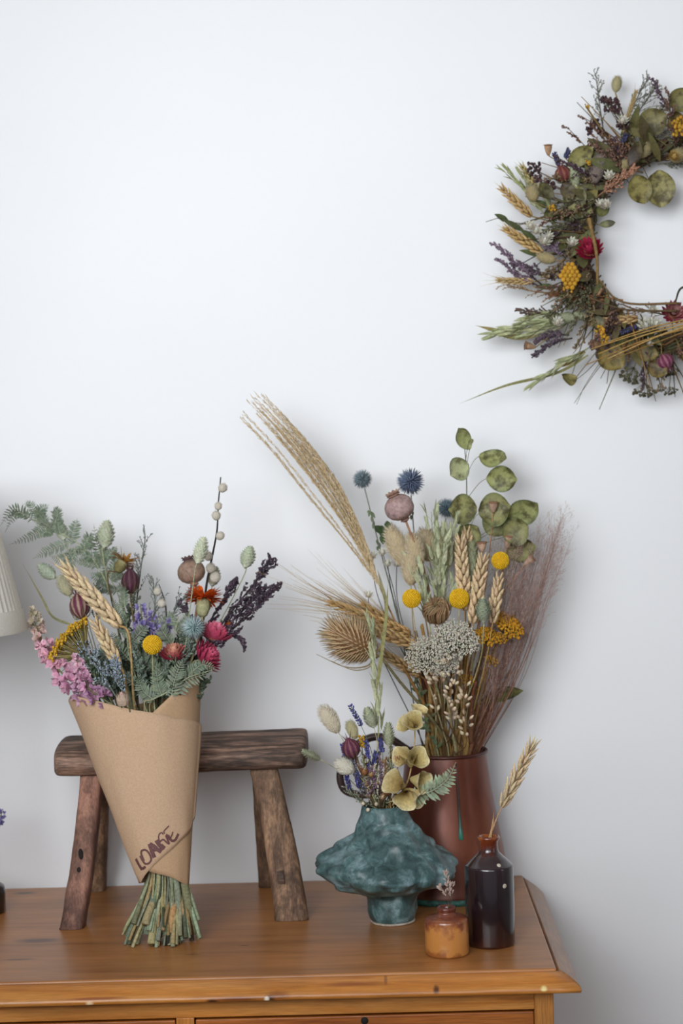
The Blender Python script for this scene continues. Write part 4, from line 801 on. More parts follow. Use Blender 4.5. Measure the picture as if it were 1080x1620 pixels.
for (x, y, R_, co, ci, lb) in ((575, 1217, 11, '#a8704a', '#c49a6a', 'rusty orange bud left of centre in the vase'), (612, 1246, 14, '#9c6240', '#caa478', 'rusty orange papery flower beside the bells'), (624, 1196, 12, '#b07e58', '#c99c78', 'dull orange flower tucked behind the bells'), (588, 1222, 9, '#b48a5c', '#cdb088', 'small tan bud above the vase rim'), (606, 1258, 8, '#c2a079', '#e0cda8', 'tiny cream bud on the right of the vase rim')):
    H, d, r = ctr(x, y, yv-.03, R_, rnd(-30, 30), 40); Q.add('papery_bud', lb, 'dried flower', H, d, h_straw(H, d, r, co, ci, '#8a6238', 4, .5, 9), .0007, 'brown', 'papery buds in the turquoise vase')
for (x, y, lb) in ((582, 1281, 'cream pod lying on the vase rim'), (595, 1272, 'round cream pod just above the vase rim'), (574, 1271, 'pale pod at the left of the vase rim')):
    b = B(); d = dirv(rnd(-40, 40), 60); H = P(x, y, yv-.028); b.ell(H, d, 4.5*S(yv), 3.4*S(yv), '#c9b08e', 10, 7, .3, '#e4d6bb'); Q.add('seed_pod', lb, 'dried seed pod', H, d, [('pod', b, 'pod')], .0006, 'brown', 'cream pods at the vase rim')
for (x, y, lb) in ((571, 1168, 'tiny mustard flower above the purple pod'), (573, 1178, 'mustard yellow flower tuft next to the purple pod')):
    b = h_cluster(P(x, y, yv-.02), .0052, 22, '#b9922e', .0014)[0]; Q.add('mustard_flower', lb, 'dried flower', P(x, y+4, yv-.02), dirv(0), [b], .0005, 'green', 'mustard flowers in the turquoise vase')
for i, (lo, co, sc_) in enumerate([(('#7d7a88', '#a9a7b0'), None, '#6a6a58'), (('#a8846a', '#c0a088'), None, '#7a5c40'), (('#8d8a68', '#b5b296'), None, '#70704c'), (('#4c4a80', '#6a68a0'), None, '#5c6048'), (('#b5ab96', '#d0c8b4'), None, '#7d7656'), (('#7a6070', '#9a8090'), None, '#5d4c44'), (('#92704c', '#b08a60'), None, '#6a4c30'), (('#84866a', '#a0a286'), None, '#5f6446')]):
    x = 556+i*9; q = pth((592+i*2, 1278, yv-.015), ((592+x)/2+i, 1240, yv-.02), (x, 1196+rnd(-6, 24), yv-.02+rnd(-.01, .01))); Q.add('misty_filler', 'thin misty filler sprig filling the small bunch in the turquoise vase', 'dried flower', q[0], (q[-1]-q[0]).normalized(), h_spray(q, .017, 16, 4, 4, .0010, sc_, lo, .75), .0006, 'brown', 'filler sprigs in the turquoise vase')
for i in range(24):
    x = rnd(566, 632); tip = P(x, rnd(1215, 1262), yv+rnd(-.02, .01)); Q.add('bare_stalk', 'thin brown or green stalk in the mouth of the turquoise vase', 'dried stalk', tip, (tip-MV).normalized(), [], rnd(.0005, .0009), RN.choice(['brown', 'gold', 'green']), 'bare stalks in the turquoise vase')

# sprigs in the bottle, ink pot and the pot at the left edge
bh = Holder(BC+V((0, 0, .05)), .004, BC+V((.002, 0, .138)), .004, .002)
H, d, L = seg((794, 1276, BC.y), (848, 1166, BC.y)); e = bh.add('wheat_stalk', 'single straw coloured wheat ear standing in the dark bottle', 'dried grass', H, d, h_wheat(H, d, L, 9*S(BC.y), '#dcc29c', 0, 4, 9), .0009, '#c7a076')
build('blade', h_blade([BC+V((-.001, 0, .13)), P(778, 1310, BC.y), P(781, 1283, BC.y)], .003, '#b08a5e')[0][1], 'straw', e)
ph = Holder(PC+V((0, 0, .03)), .002, PC+V((0, 0, .0605)), .004, .001)
for (q, lb) in ((((712, 1440, PC.y), (705, 1415, PC.y), (697, 1404, PC.y)), 'tiny pinkish dry sprig leaning left in the ink pot'), (((713, 1438, PC.y), (709, 1405, PC.y), (705, 1380, PC.y)), 'tiny pinkish dry sprig, tallest in the ink pot'), (((715, 1438, PC.y), (714, 1415, PC.y), (714, 1400, PC.y)), 'tiny pinkish dry sprig on the right in the ink pot')):
    q = pth(*q); b, k = B(), B(); pts = curve(q, 8); k.tube(pts, .00035, '#6a5648', 4); m = len(pts)-1
    for i in range(34 if 'tallest' in lb else 16): j = int(m*rnd(.4, .999)); p = pts[j]; d = rdir((pts[min(j+1, m)]-pts[j-1]).normalized(), .8); k.tube([p, p+d*.003], .0002, '#6a5648', 3); b.ell(p+d*.005, d, .0026, .0011, jit('#b9a296', .12), 6, 5, .2)
    ph.add('dry_sprig', lb, 'dried sprig', q[0], dirv(0), [('buds', b, 'seed'), ('branchlets', k, 'stem')], .0003, 'brown', 'dry sprigs in the ink pot')
dh = Holder(DC+V((0, 0, .025)), .003, DC+V((0, 0, .053)), .006, .001)
H, d, L = seg((-8, 1310, DC.y), (5, 1282, DC.y)); dh.add('statice_sprig', 'blue purple flower sprig just peeking in at the left edge', 'dried flower', H, d, h_larkspur([H, H+d*L*.5, H+d*L], .010, ['#4b4a96', '#5a58a8'], 18), .0007, 'green')

# ================================================================== the bouquet wrapped in kraft paper
AX0 = -.335
def ax(z): return AX0+.34*z                    # the bouquet leans back against the stool
def PB(x, y, off=0.0):
    Y = -.2
    for _ in range(8): Y = ax(P(x, y, Y).z-ZT)+off
    return P(x, y, Y)
def YB(x, y, off=0.0): return PB(x, y, off).y
c0, c1 = PB(261, 1392), PB(217, 1100); CA = (c1-c0).normalized(); E1 = (CR-CA*CR.dot(CA)).normalized(); E2 = E1.cross(CA).normalized()
if E2.dot(FW) > 0: E2 = -E2
R0, R1 = 39*S(c0.y), 104*S(c1.y)
def cone(th, t, off=0.0):
    r = R0+(R1-R0)*t+off+.0012*nz(V((math.cos(th)*2, math.sin(th)*2, t*3)), 1.3)
    if t > .85: r -= .05*(t-.85)*R1*math.cos(th)**2*0
    return c0.lerp(c1, t)+E1*(r*math.cos(th))+E2*(r*math.sin(th)*.86)
def interp(x, tab):
    if x <= tab[0][0]: return tab[0][1]
    for (a, u), (b_, w_) in zip(tab, tab[1:]):
        if x <= b_: return u+(w_-u)*(x-a)/(b_-a)
    return tab[-1][1]
def sheet(name, th0, th1, top, bot, off, mat, parent, N=96, Mv=26):
    b = B(); vs, fs = [], []
    for i in range(N+1):
        th = th0+(th1-th0)*i/N; a, c = interp(th, bot), interp(th, top)
        for j in range(Mv+1): vs.append(cone(math.radians(th), a+(c-a)*j/Mv, off(th) if callable(off) else off))
    for i in range(N):
        for j in range(Mv): o = i*(Mv+1)+j; fs.append((o, o+Mv+1, o+Mv+2, o+1))
    b.add(vs, fs, [(.5, .4, .3)]*len(vs)); o = build(name, b, mat, parent); s = o.modifiers.new('thick', 'SOLIDIFY'); s.thickness = .0004; return o
def proj(p): q = p-CP; f = q.dot(FW); return 540+FPX*q.dot(CR)/f, 810-FPX*q.dot(CU)/f
def on_cone(x, y):                             # (angle, height) of the point of the cone front seen at x, y
    th, t, st = 90, .5, (90, .7)
    for it in range(26):
        best = None
        for i in (-1, -.5, 0, .5, 1):
            for j in (-1, -.5, 0, .5, 1):
                a, b_ = min(180, max(0, th+i*st[0])), t+j*st[1]; q = proj(cone(math.radians(a), b_)); e = (q[0]-x)**2+(q[1]-y)**2
                if best is None or e < best[0]: best = (e, a, b_)
        th, t = best[1], best[2]; st = (st[0]*.7, st[1]*.7)
    return th, t
def outline(*pts): return sorted(on_cone(*p) for p in pts)
wrap = empty('paper_wrap', PB(261, 1392), 'brown kraft paper cone wrapped around the bouquet with handwritten dark letters', 'wrapping paper')
flap = outline((241, 1128), (260, 1110), (277, 1094), (296, 1078), (312, 1064)); print('flap', flap)
itop = [(-180, .95), (-60, 1.04), (-12, 1.09)]+[(max(2, flap[0][0]-8), flap[0][1]+.0)]+flap+[(flap[-1][0]+20, flap[-1][1]-.1), (180, .85)]
ibot = outline((237, 1379), (252, 1383), (268, 1387), (284, 1395), (297, 1404)); print('ibot', ibot)
sheet('inner_sheet', -180, 180, itop, [(-180, .1), (-40, -.02)]+ibot+[(ibot[-1][0]+20, .1), (180, .12)], 0, MPAPER2, wrap)
otop = outline((116, 1099), (144, 1106), (188, 1118), (215, 1124), (241, 1128), (280, 1137), (312, 1144)); print('otop', otop)
obot = outline((300, 1313), (287, 1327), (273, 1342), (255, 1358), (237, 1377), (229, 1388), (225, 1396)); print('obot', obot)
osh = sheet('outer_sheet', -30, 250, [(-30, otop[0][1]-.03)]+otop+[(250, 1.0)], [(-30, .5)]+obot+[(250, .02)], lambda th: .0018+(.0015 if th < 10 else 0), MPAPER, wrap, 140)
dg = bpy.context.evaluated_depsgraph_get(); bv = BVHTree.FromObject(osh, dg)
b = B()
def stroke(pts, wpx):                          # pen strokes laid on the paper surface
    P3 = []
    for (x, y) in pts:
        h = bv.ray_cast(CP-wrap.location, ray(190+x/7.2, 1280+y/7.2).normalized())
        if h[0]: P3.append((h[0]+wrap.location, h[1] if h[1].dot(FW) < 0 else -h[1]))
    if len(P3) < 2: return
    q = curve([p for p, n in P3], 5); nrm = P3[len(P3)//2][1]; wpx *= 1.35; vs, fs = [], []; m = len(q)
    for i, p in enumerate(q):
        tg = (q[min(i+1, m-1)]-q[max(0, i-1)]).normalized(); s = tg.cross(nrm).normalized(); w_ = wpx*.00084*.5*(1+.15*nz(p, 900)); vs += [p-s*w_+nrm*.0007, p+s*w_+nrm*.0007]
    fs = [(2*i, 2*i+1, 2*i+3, 2*i+2) for i in range(m-1)]; b.add(vs, fs, [(.1, .05, .05)]*len(vs))
for pts, w_ in (([(182, 565), (215, 630), (252, 688)], 4.2), ([(250, 682), (270, 672), (292, 652)], 3.0), ([(228, 530), (250, 575), (285, 620), (325, 618), (352, 585), (350, 545), (325, 495), (290, 465), (255, 470), (240, 495), (255, 545), (275, 590)], 2.4),
        ([(335, 395), (360, 470), (392, 552)], 4.8), ([(335, 395), (390, 425), (425, 460), (468, 490)], 4.4), ([(370, 470), (410, 460)], 4), ([(410, 355), (440, 400), (490, 465)], 4.6), ([(448, 370), (436, 320), (448, 282), (475, 268), (490, 290)], 1.6), ([(440, 385), (475, 352), (500, 352), (528, 380), (558, 400)], 2.0), ([(470, 400), (500, 430), (512, 440)], 2.4),
        ([(520, 300), (540, 350), (556, 400)], 2.6), ([(556, 190), (520, 225), (496, 255), (506, 280)], 1.4), ([(545, 300), (565, 340), (592, 362), (625, 350), (645, 315), (660, 280)], 3.0), ([(572, 330), (590, 290), (598, 258)], 1.6), ([(520, 290), (550, 310), (575, 345)], 2.4)):
    stroke(pts, w_)
build('lettering', b, MINK, wrap, False)

NB = c0.lerp(c1, .02); BQ = Holder(V((c0.x-.006, AX0-.002, ZT)), .036, NB, R0*.72, .002)
def cone_pos(p):                               # height along the cone axis and sideways offsets
    t = (p-c0).dot(CA)/(c1-c0).length; q = p-c0.lerp(c1, t); return t, q.dot(E1), q.dot(E2)
def bq_add(self, name, label, cat, H, d, parts, sr=.0013, sc='green', group=None):
    self.k += 1; a = self.k*2.39996; r = math.sqrt((self.k*7 % 37+.5)/37); o = V((math.cos(a)*r, math.sin(a)*r, 0))
    m = NB+E1*(o.x*R0*.80)+E2*(o.y*R0*.62); bb = self.base+V((o.x*.046+rnd(-.013, .013), o.y*.024+rnd(-.006, .006), .0005+.03*rnd(0, 1)**2.2))
    tH, u, w_ = cone_pos(H); rH = R0+(R1-R0)*tH; lim = lambda v, k: max(-k, min(k, v)); pts = [bb, m]
    for f in (.45, .75, 1):
        t = min(.9, tH)*f if f < 1 else min(.93, tH-.12); rt = R0+(R1-R0)*t; k = .80*f/.75 if f < .75 else .84
        pts.append(c0.lerp(c1, t)+E1*(lim(u/rH, .82)*rt*k)+E2*(lim(w_/rH, .8)*rt*.86*k))
    pts.append(H-d*min(.02, (H-pts[-1]).length*.25)) ; pts += [H+d*.001]
    e = empty(name, bb, label, cat, group); col = SC.get(sc, sc); b = B(); P2 = curve(pts, 5); n = len(P2); th = rnd(1.1, 3.0)
    rr = [sr*(th+(1-th)*min(1, i/(n*.45)))*(1 if i < n*.7 else .9) for i in range(n)]; b.tube(P2, rr, jit(mixc(col, RN.choice(['#93a184', '#a5b394', '#b5ad82', '#4a5440', '#8a9480', '#37382c', '#a98a5c']), .7), .15), 7, jit(col, .15)); build('stem', b, 'stem', e)
    for (nm, bb2, mt) in parts: build(nm, bb2, mt, e)
    return e
import types
BQ.add = types.MethodType(bq_add, BQ)
def bq(name, label, cat, a, c=None, fn=None, off=0.0, off2=None, sr=.0013, sc='green', group=None, **kw):
    H, E3 = PB(*a, off), PB(*c, off if off2 is None else off2); d = (E3-H).normalized(); return BQ.add(name, label, cat, H, d, fn(H, d, (E3-H).length), sr, sc, group, **kw)
def bqc(name, label, cat, x, y, Rp, ang, tilt, fn, off=0.0, sr=.0015, sc='green', group=None):
    p = PB(x, y, off); d = dirv(ang, tilt); r = Rp*S(p.y); H = p-d*r; return BQ.add(name, label, cat, H, d, fn(H, d, r), sr, sc, group)
FO = -.03
# craspedia, thistle, poppy
bqc('button_flower', 'round yellow button flower at the front of the wrapped bouquet', 'dried flower', 241, 1020, 16, 0, 12, h_craspedia, -.075, .0012, '#9b9a68')
bqc('globe_thistle', 'blue green spiky globe thistle in the wrapped bouquet', 'dried flower', 306, 993, 21, 2, 35, lambda H, d, r: h_thistle(H, d, r, '#5a7674', '#c9dad6', 340), -.05, .0016, 'pale')
bqc('poppy_pod', 'round brown poppy pod behind the orange flower', 'dried seed pod', 303, 906, 22, -14, -5, lambda H, d, r: h_poppy(H, d, r, '#967a68', '#5a4248'), 0, .0022, '#8d5a3c')
bqc('safflower', 'bright orange flower with a pale green cup, facing away', 'dried flower', 322, 946, 31, 4, -14, lambda H, d, r: h_burst(H, d, r, '#c9460f', '#e2671c', '#a9a57c', 170, .95), -.03, .0018, 'pale')
bqc('small_orange_flower', 'small rusty orange flower half hidden by the dark heather', 'dried flower', 364, 984, 9, 30, 20, lambda H, d, r: h_straw(H, d, r, '#a84a1c', '#c8703a', '#8d5a20'), .01, .001)
for (x, y, R_, a, t, o, i, off, lb) in ((342, 992, 24, 15, -12, '#c24a66', '#dd7a90', -.01, 'pink straw flower, uppermost of the pink ones'), (336, 1033, 24, 60, 12, '#a83050', '#cc5a74', -.03, 'dark crimson straw flower at the right rim of the paper'), (274, 1026, 19, -4, 22, '#c23a58', '#e0a888', -.05, 'crimson straw flower with a pale peach base beside the yellow ball')):
    bqc('strawflower', lb, 'dried flower', x, y, R_, a, t, lambda H, d, r: h_straw(H, d, r*1.25, o, i, '#c08a4a', 5, -.05, 16), off, .0014, 'pale', 'straw flowers in the wrapped bouquet')
bqc('strawflower_bud', 'closed cream pink flower bud resting on the paper edge', 'dried flower', 193, 1102, 15, -8, 20, lambda H, d, r: h_straw(H, d, r*1.5, '#c4ab96', '#cfa9a2', '#8d6a50', 5, .72, 12), -.085, .0012, 'pale')
bq('love_in_a_mist_pod', 'dark purple ribbed pod standing highest at the centre left', 'dried seed pod', (207, 938), (205, 900), lambda H, d, L: h_nigella(H, d, L, 14.5*S(H.y), '#46202f', '#6a4a4e'), -.02, sr=.0014, sc='brown', group='ribbed pods in the wrapped bouquet')
bq('love_in_a_mist_pod', 'maroon and cream striped pod beside the wheat', 'dried seed pod', (129, 978), (122, 938), lambda H, d, L: h_nigella(H, d, L, 16*S(H.y), '#622c3c', '#b39a86'), -.05, sr=.0014, sc='brown', group='ribbed pods in the wrapped bouquet')
# wheat
bq('wheat_stalk', 'large pale wheat ear crossing the left of the wrapped bouquet', 'dried grass', (189, 990), (93, 886), lambda H, d, L: h_wheat(H, d, L, 14*S(H.y), '#dcc29c', .012), -.065, sr=.0019, sc='straw', group='wheat ears in the wrapped bouquet')
bq('wheat_stalk', 'smaller pale wheat ear just below the large one', 'dried grass', (188, 1052), (146, 976), lambda H, d, L: h_wheat(H, d, L, 11*S(H.y), '#d8bc94', .008), -.07, sr=.0017, sc='straw', group='wheat ears in the wrapped bouquet')
# canary grass, bunny tail
for (a, c, R_, off, lb, col) in (((166, 868), (169, 826), 13, .02, 'fat pale green canary grass head above the fern', '#abb093'), ((312, 893), (322, 852), 10, -.06, 'white green canary grass head on a long thin pale stalk', '#c4c8aa'), ((387, 899), (396, 866), 12, .0, 'pale green canary grass head standing off to the right', '#a9b194'), ((335, 928), (341, 898), 10, .03, 'small canary grass head behind the orange flower', '#a9a586'), ((102, 855), (94, 828), 10, .03, 'faint canary grass head among the far left ferns', '#b4baa2'), ((88, 915), (62, 895), 11, .01, 'pale grey green grass head at the left side', '#aab59c')):
    bq('canary_grass', lb, 'dried grass', a, c, lambda H, d, L: h_phalaris(H, d, L, R_*S(H.y), col), off, sr=.0008, sc='#a5a884', group='canary grass in the wrapped bouquet')
bq('bunny_tail_grass', 'pale bunny tail grass tucked behind the large wheat ear', 'dried grass', (112, 943), (96, 912), lambda H, d, L: h_bunny(H, d, L, 13*S(H.y), '#b5b190'), -.03, sr=.0008, sc='pale')
bq('brown_safflower', 'dried orange brown flower head left of the dark pod', 'dried flower', (184, 905), (208, 870), lambda H, d, L: h_burst(H, d, L*.6, '#9b6a2c', '#b98744', '#7d7448', 60, .8), .0, sr=.0012, sc='brown')
# pussy willow
def willow(q, its, r, lb, off):
    pts = [PB(x, y, off) for x, y in q]; o = []
    for (x, y, R_) in its:
        p = PB(x, y, off-.004); c = min(curve(pts, 8), key=lambda t: (t-p).length); d = (p-c).normalized()*.5+dirv(10)*.8; d.normalize(); o.append((p-d*(R_*1.15*S(p.y)), d, 2.3*R_*S(p.y), R_*S(p.y)*1.2))
    BQ.add('pussy_willow', lb, 'dried branch', pts[0], (pts[1]-pts[0]).normalized(), h_catkins(pts, o, r), .0022, 'dark', 'pussy willow twigs in the wrapped bouquet')
willow(((318, 1010), (326, 930), (334, 888), (343, 840), (345, 800), (349, 755)), ((352, 772, 7), (345, 801, 6), (342, 816, 7), (348, 848, 6.5), (329, 880, 7), (333, 899, 7.5), (340, 914, 8)), .0020, 'tall dark pussy willow twig with grey catkins', .0)
willow(((266, 1020), (262, 960), (257, 940), (251, 924)), ((249, 936, 6), (256, 955, 6.5)), .0014, 'short dark pussy willow twig in the centre', .01)
# yellow yarrow seen from the side
H = PB(135, 1036, -.05); d = dirv(-52, -6); BQ.add('golden_yarrow', 'flat yellow yarrow umbel seen from below at the left', 'dried flower', H, d, h_yarrow(H, d, 44*S(H.y), '#c79a2a', '#a3935c', 80, .95, .2, .06, 6, .024), .0018, 'pale')
# larkspur
for (q, R_, cols, n, lb, off) in (((( 152, 1105), (98, 1065), (68, 1015), (48, 966)), .017, ['#b57a9c', '#cf8fac', '#dc9db2', '#dba0b0', '#c9a494', '#b3a888'], 70, 'pink larkspur spike arching out on the left', -.05), (((172, 1112), (140, 1088), (128, 1060), (118, 1035)), .013, ['#a46a94', '#c486a6', '#d29cb0'], 44, 'purple pink larkspur spike at the paper rim', -.07)):
    pts = [PB(x, y, off) for x, y in q]; BQ.add('larkspur', lb, 'dried flower', pts[0], (pts[1]-pts[0]).normalized(), h_larkspur(pts, R_, cols, n), .0013, 'green', 'larkspur in the wrapped bouquet')
# vetch branches with feathery leaves
GV = '#727d68'
for (main, frs, lb, off) in ((((200, 1010), (165, 915), (130, 865), (85, 838), (50, 822)), (((52, 822), (22, 806), (0, 832), 26), ((60, 826), (50, 800), (38, 797), 20), ((48, 818), (25, 812), (8, 842), 22), ((62, 824), (64, 808), (78, 798), 26), ((86, 838), (90, 812), (84, 802), 24), ((70, 832), (50, 848), (14, 862), 22), ((84, 846), (72, 842), (58, 852), 20), ((96, 846), (92, 830), (94, 812), 26), ((110, 858), (80, 870), (52, 884), 26), ((112, 862), (118, 838), (122, 820), 26), ((125, 866), (100, 884), (78, 880), 24), ((132, 870), (140, 850), (146, 852), 24), ((120, 872), (110, 895), (108, 908), 22)), 'long arching grey green vetch branch with feathery leaves at far left', .02),
        (((205, 1020), (190, 950), (165, 895), (150, 850)), (((168, 895), (155, 868), (148, 828), 30), ((172, 905), (158, 915), (140, 905), 26), ((175, 910), (185, 885), (180, 868), 24), ((160, 890), (140, 880), (122, 888), 26), ((185, 935), (165, 930), (150, 920), 24), ((150, 862), (130, 866), (120, 880), 22)), 'upright grey green vetch branch with feathery leaves behind the wheat', .03),
        (((238, 1108), (266, 1094), (298, 1072), (336, 1060)), (((262, 1100), (290, 1078), (334, 1064), 44), ((256, 1102), (250, 1082), (246, 1054), 34), ((270, 1105), (278, 1070), (290, 1040), 34), ((244, 1108), (226, 1092), (217, 1066), 34), ((300, 1066), (320, 1052), (344, 1060), 24)), 'grey green vetch frond spilling over the front of the paper', -.06),
        (((225, 1100), (205, 1040), (200, 990), (196, 950)), (((205, 1045), (185, 1020), (176, 998), 30), ((203, 1020), (222, 1000), (232, 985), 28), ((208, 1060), (230, 1040), (240, 1050), 28), ((200, 990), (186, 968), (178, 945), 26), ((212, 1080), (190, 1070), (170, 1075), 28)), 'dull green vetch branch in the heart of the bouquet', -.04),
        (((240, 1110), (262, 1060), (275, 1010), (282, 975)), (((258, 1065), (240, 1050), (228, 1030), 30), ((266, 1045), (285, 1030), (296, 1040), 30), ((272, 1020), (258, 1000), (250, 985), 28), ((278, 1000), (292, 985), (300, 965), 26), ((250, 1088), (270, 1080), (285, 1090), 30), ((282, 1078), (305, 1060), (322, 1040), 30)), 'dull green vetch branch under the globe thistle', -.03)):
    pts = [PB(x, y, off) for x, y in main]; e = BQ.add('vetch_branch', lb, 'dried foliage', pts[0], (pts[1]-pts[0]).normalized(), [], .0011, 'pale', 'vetch branches in the wrapped bouquet'); b = B(); b.tube(curve(pts, 6), (.0011, .0005), '#a5aa86', 5); build('branch', b, 'stem', e)
    frs = list(frs)
    for i in range(9 if lb.startswith(('long', 'upright')) else (0 if 'spilling' in lb else 4)):
        j = rnd(.25, .95)*(len(main)-1); k0 = int(j); ax_ = main[k0][0]+(main[min(k0+1, len(main)-1)][0]-main[k0][0])*(j-k0); ay_ = main[k0][1]+(main[min(k0+1, len(main)-1)][1]-main[k0][1])*(j-k0); g = math.radians(rnd(-100, 60)); l_ = rnd(26, 44); frs.append(((ax_, ay_), (ax_+l_*.5*math.sin(g), ay_-l_*.5*math.cos(g)), (ax_+l_*math.sin(g)-4, ay_-l_*math.cos(g)+5), rnd(15, 21)))
    for (a, m, c, W_) in frs:
        q = [PB(*a, off), PB(*m, off+rnd(-.012, .012)), PB(*c, off+rnd(-.02, .02))]; build('frond', h_frond(q, W_*S(q[0].y), jit(GV, .12), 16, .115, .0005)[0][1], 'leaf', e)
# misty fillers
for (q, cols, sc, n, L_, fr, lb, off) in ((((215, 960), (222, 905), (230, 848)), ('#7a7f78', '#8d9188'), '#6a6e60', 18, .030, .0008, 'fine grey sea lavender spray above the dark pod', .0), (((235, 1010), (245, 960), (242, 915)), ('#8f948c', '#a5a8a0'), '#71766a', 22, .026, .0008, 'fine grey sea lavender spray behind the yellow ball', .01), (((255, 1010), (280, 960), (300, 940)), ('#868b84', '#74787c'), '#666b60', 20, .026, .0008, 'fine grey sea lavender spray left of the orange flower', .01),
        (((170, 1100), (140, 1050), (122, 1010)), ('#8f9aa2', '#a3adb4', '#7d8890'), '#6c7266', 26, .030, .0011, 'blue grey sea lavender spray under the yarrow', -.06), (((185, 1105), (165, 1070), (150, 1035)), ('#8f9aa4', '#a5afb6'), '#6c7266', 26, .028, .0011, 'blue grey sea lavender spray by the larkspur', -.08), (((200, 1110), (188, 1078), (180, 1050)), ('#8791a0', '#a0aab2'), '#6c7266', 24, .026, .0011, 'blue grey sea lavender spray below the small wheat ear', -.08),
        (((225, 1080), (232, 1040), (230, 1005)), ('#5f6a58', '#76806c'), '#56604c', 24, .026, .0012, 'grey green misty spray left of the yellow ball', -.03), (((260, 1080), (285, 1030), (290, 1000)), ('#5f6a58', '#6d7a68'), '#56604c', 24, .026, .0012, 'grey green misty spray right of the yellow ball', -.02), (((160, 1000), (150, 960), (150, 930)), ('#737c70', '#868d80'), '#667060', 20, .026, .0010, 'grey green misty spray behind the large wheat ear', .01), (((190, 1060), (200, 1000), (212, 950)), ('#5d6654', '#70785f'), '#556048', 26, .03, .0012, 'dark grey green spray in the middle of the bouquet', -.01)):
    pts = [PB(x, y, off) for x, y in q]; BQ.add('sea_lavender', lb, 'dried flower', pts[0], (pts[1]-pts[0]).normalized(), h_spray(pts, L_, n, 4, 4, fr, sc, cols, .85, .6), .0010, 'green', 'misty sprays in the wrapped bouquet')
for (q, lb, off) in ((((222, 1010), (224, 985), (222, 955)), 'violet statice sprig left of centre', -.03), (((245, 1012), (258, 995), (272, 982)), 'violet statice sprig left of the globe thistle', -.02), (((232, 1005), (240, 990), (240, 972)), 'violet statice sprig behind the yellow ball', -.02)):
    pts = [PB(x, y, off) for x, y in q]; BQ.add('purple_statice', lb, 'dried flower', pts[0], (pts[1]-pts[0]).normalized(), h_larkspur(pts, .012, ['#4a4488', '#5b549c', '#6a62aa'], 26), .0010, 'green', 'violet statice in the wrapped bouquet')
for (q, n, L_, lb, off) in ((((306, 1045), (368, 965), (405, 920), (428, 888)), 34, .030, 'dark plum heather branch reaching highest on the right', .0), (((308, 1048), (376, 988), (412, 955), (434, 928)), 34, .026, 'dark plum heather branch, second from the top on the right', -.01), (((305, 1050), (345, 1012), (372, 1005), (385, 1020)), 22, .020, 'short dark plum heather branch drooping over the paper on the right', -.01), (((310, 1020), (345, 962), (362, 935), (372, 920)), 22, .020, 'dark plum heather branch close to the orange flower', .01), (((310, 1025), (298, 970), (285, 955)), 14, .016, 'small dark heather twig left of the globe thistle', .01), (((308, 1040), (370, 980), (400, 950), (415, 935)), 26, .026, 'dark plum heather branch between two longer ones', .01)):
    pts = [PB(x, y, off) for x, y in q]; BQ.add('heather_branch', lb, 'dried flower', pts[0], (pts[1]-pts[0]).normalized(), h_spray(pts, L_, n, 5, 5, .0015, '#332a2e', ('#43333e', '#554450', '#38303a', '#6a5862'), .75, .7, .0008, 1.3), .0013, 'dark', 'dark heather in the wrapped bouquet')
q = [PB(*t, -.02) for t in ((118, 990), (84, 976), (66, 945), (36, 892))]; e = BQ.add('grass_blade', 'single thin curled grass blade hanging out on the left', 'dried grass', q[0], (q[1]-q[0]).normalized(), h_blade(q, .0042, '#8a8860'), .0007, 'pale')
for i in range(12):
    x = rnd(160, 300); tip = PB(x, rnd(1010, 1080), rnd(-.05, .03)); BQ.add('bare_stalk', 'plain cut green or straw stalk in the wrapped bouquet', 'dried stalk', tip, (tip-NB).normalized(), [], rnd(.0016, .0026), RN.choice(['green', 'grey', 'pale', 'green', 'straw']), 'bare stalks in the wrapped bouquet')

for i in range(26):
    x = 140+i*7+rnd(-6, 6); y = rnd(1035, 1085)-(20 if 190 < x < 300 else 0); off = rnd(-.06, .03); q = [PB(x*.6+215*.4, 1120, off*.6), PB(x*.85+215*.15, y+34, off*.9), PB(x, y, off)]
    BQ.add('leafy_filler', 'grey green leafy filler sprig low between the flowers of the wrapped bouquet', 'dried foliage', q[0], (q[-1]-q[0]).normalized(), [('fronds',)+h_spray(q, .026, 16, 5, 4, .0017, '#4d5640', RN.choice([('#5d6a52', '#76826a', '#49553f'), ('#6d7a6c', '#828d7d'), ('#4d5a44', '#66725a')]), .8, .5, .0005, 2.2, .15, 'leaf')[0][1:], ], .0009, 'green', 'leafy filler in the wrapped bouquet')
# ================================================================== the wreath on the wall
WC = P(1072, 388, -.035); wr = empty('dried_flower_wreath', WC, 'round wreath of dried flowers and grasses hanging on the white wall', 'wreath')
RW = 152*S(-.035)
def wp(name, parts):
    o = build(name, parts[0][1], parts[0][2], wr)
    for (nm, b, mt) in parts[1:]: build(nm, b, mt, o)
    return o
def wa(deg, r=1.0, y=0.0): a = math.radians(deg); return WC+V((math.cos(a)*RW*r, y, math.sin(a)*RW*r))
b = B()
for i in range(16):
    ph, w1 = rnd(0, 6), rnd(2, 5); b.tube([wa(t*6, 1+.10*math.sin(t*.1*w1*2+ph)+rnd(-.02, .02), .014*math.cos(t*.1*w1*2+ph)) for t in range(61)], rnd(.0014, .003), jit(RN.choice(['#3d3026', '#54432f', '#6d5537', '#4a4a30']), .2), 5)
build('twig_ring', b, 'stem', wr)
b = B(); b.tube(curve([wa(90, 1, .015), wa(90, 1.03, .033)+V((0, 0, .01)), V((WC.x, -.004, WC.z+RW*1.14)), wa(88, 1.03, .03)], 5), .0006, '#5a5048', 4); build('hanging_wire', b, 'stem', wr)
WY = -.045
def W2(x, y, Y=WY): return P(x, y, Y)
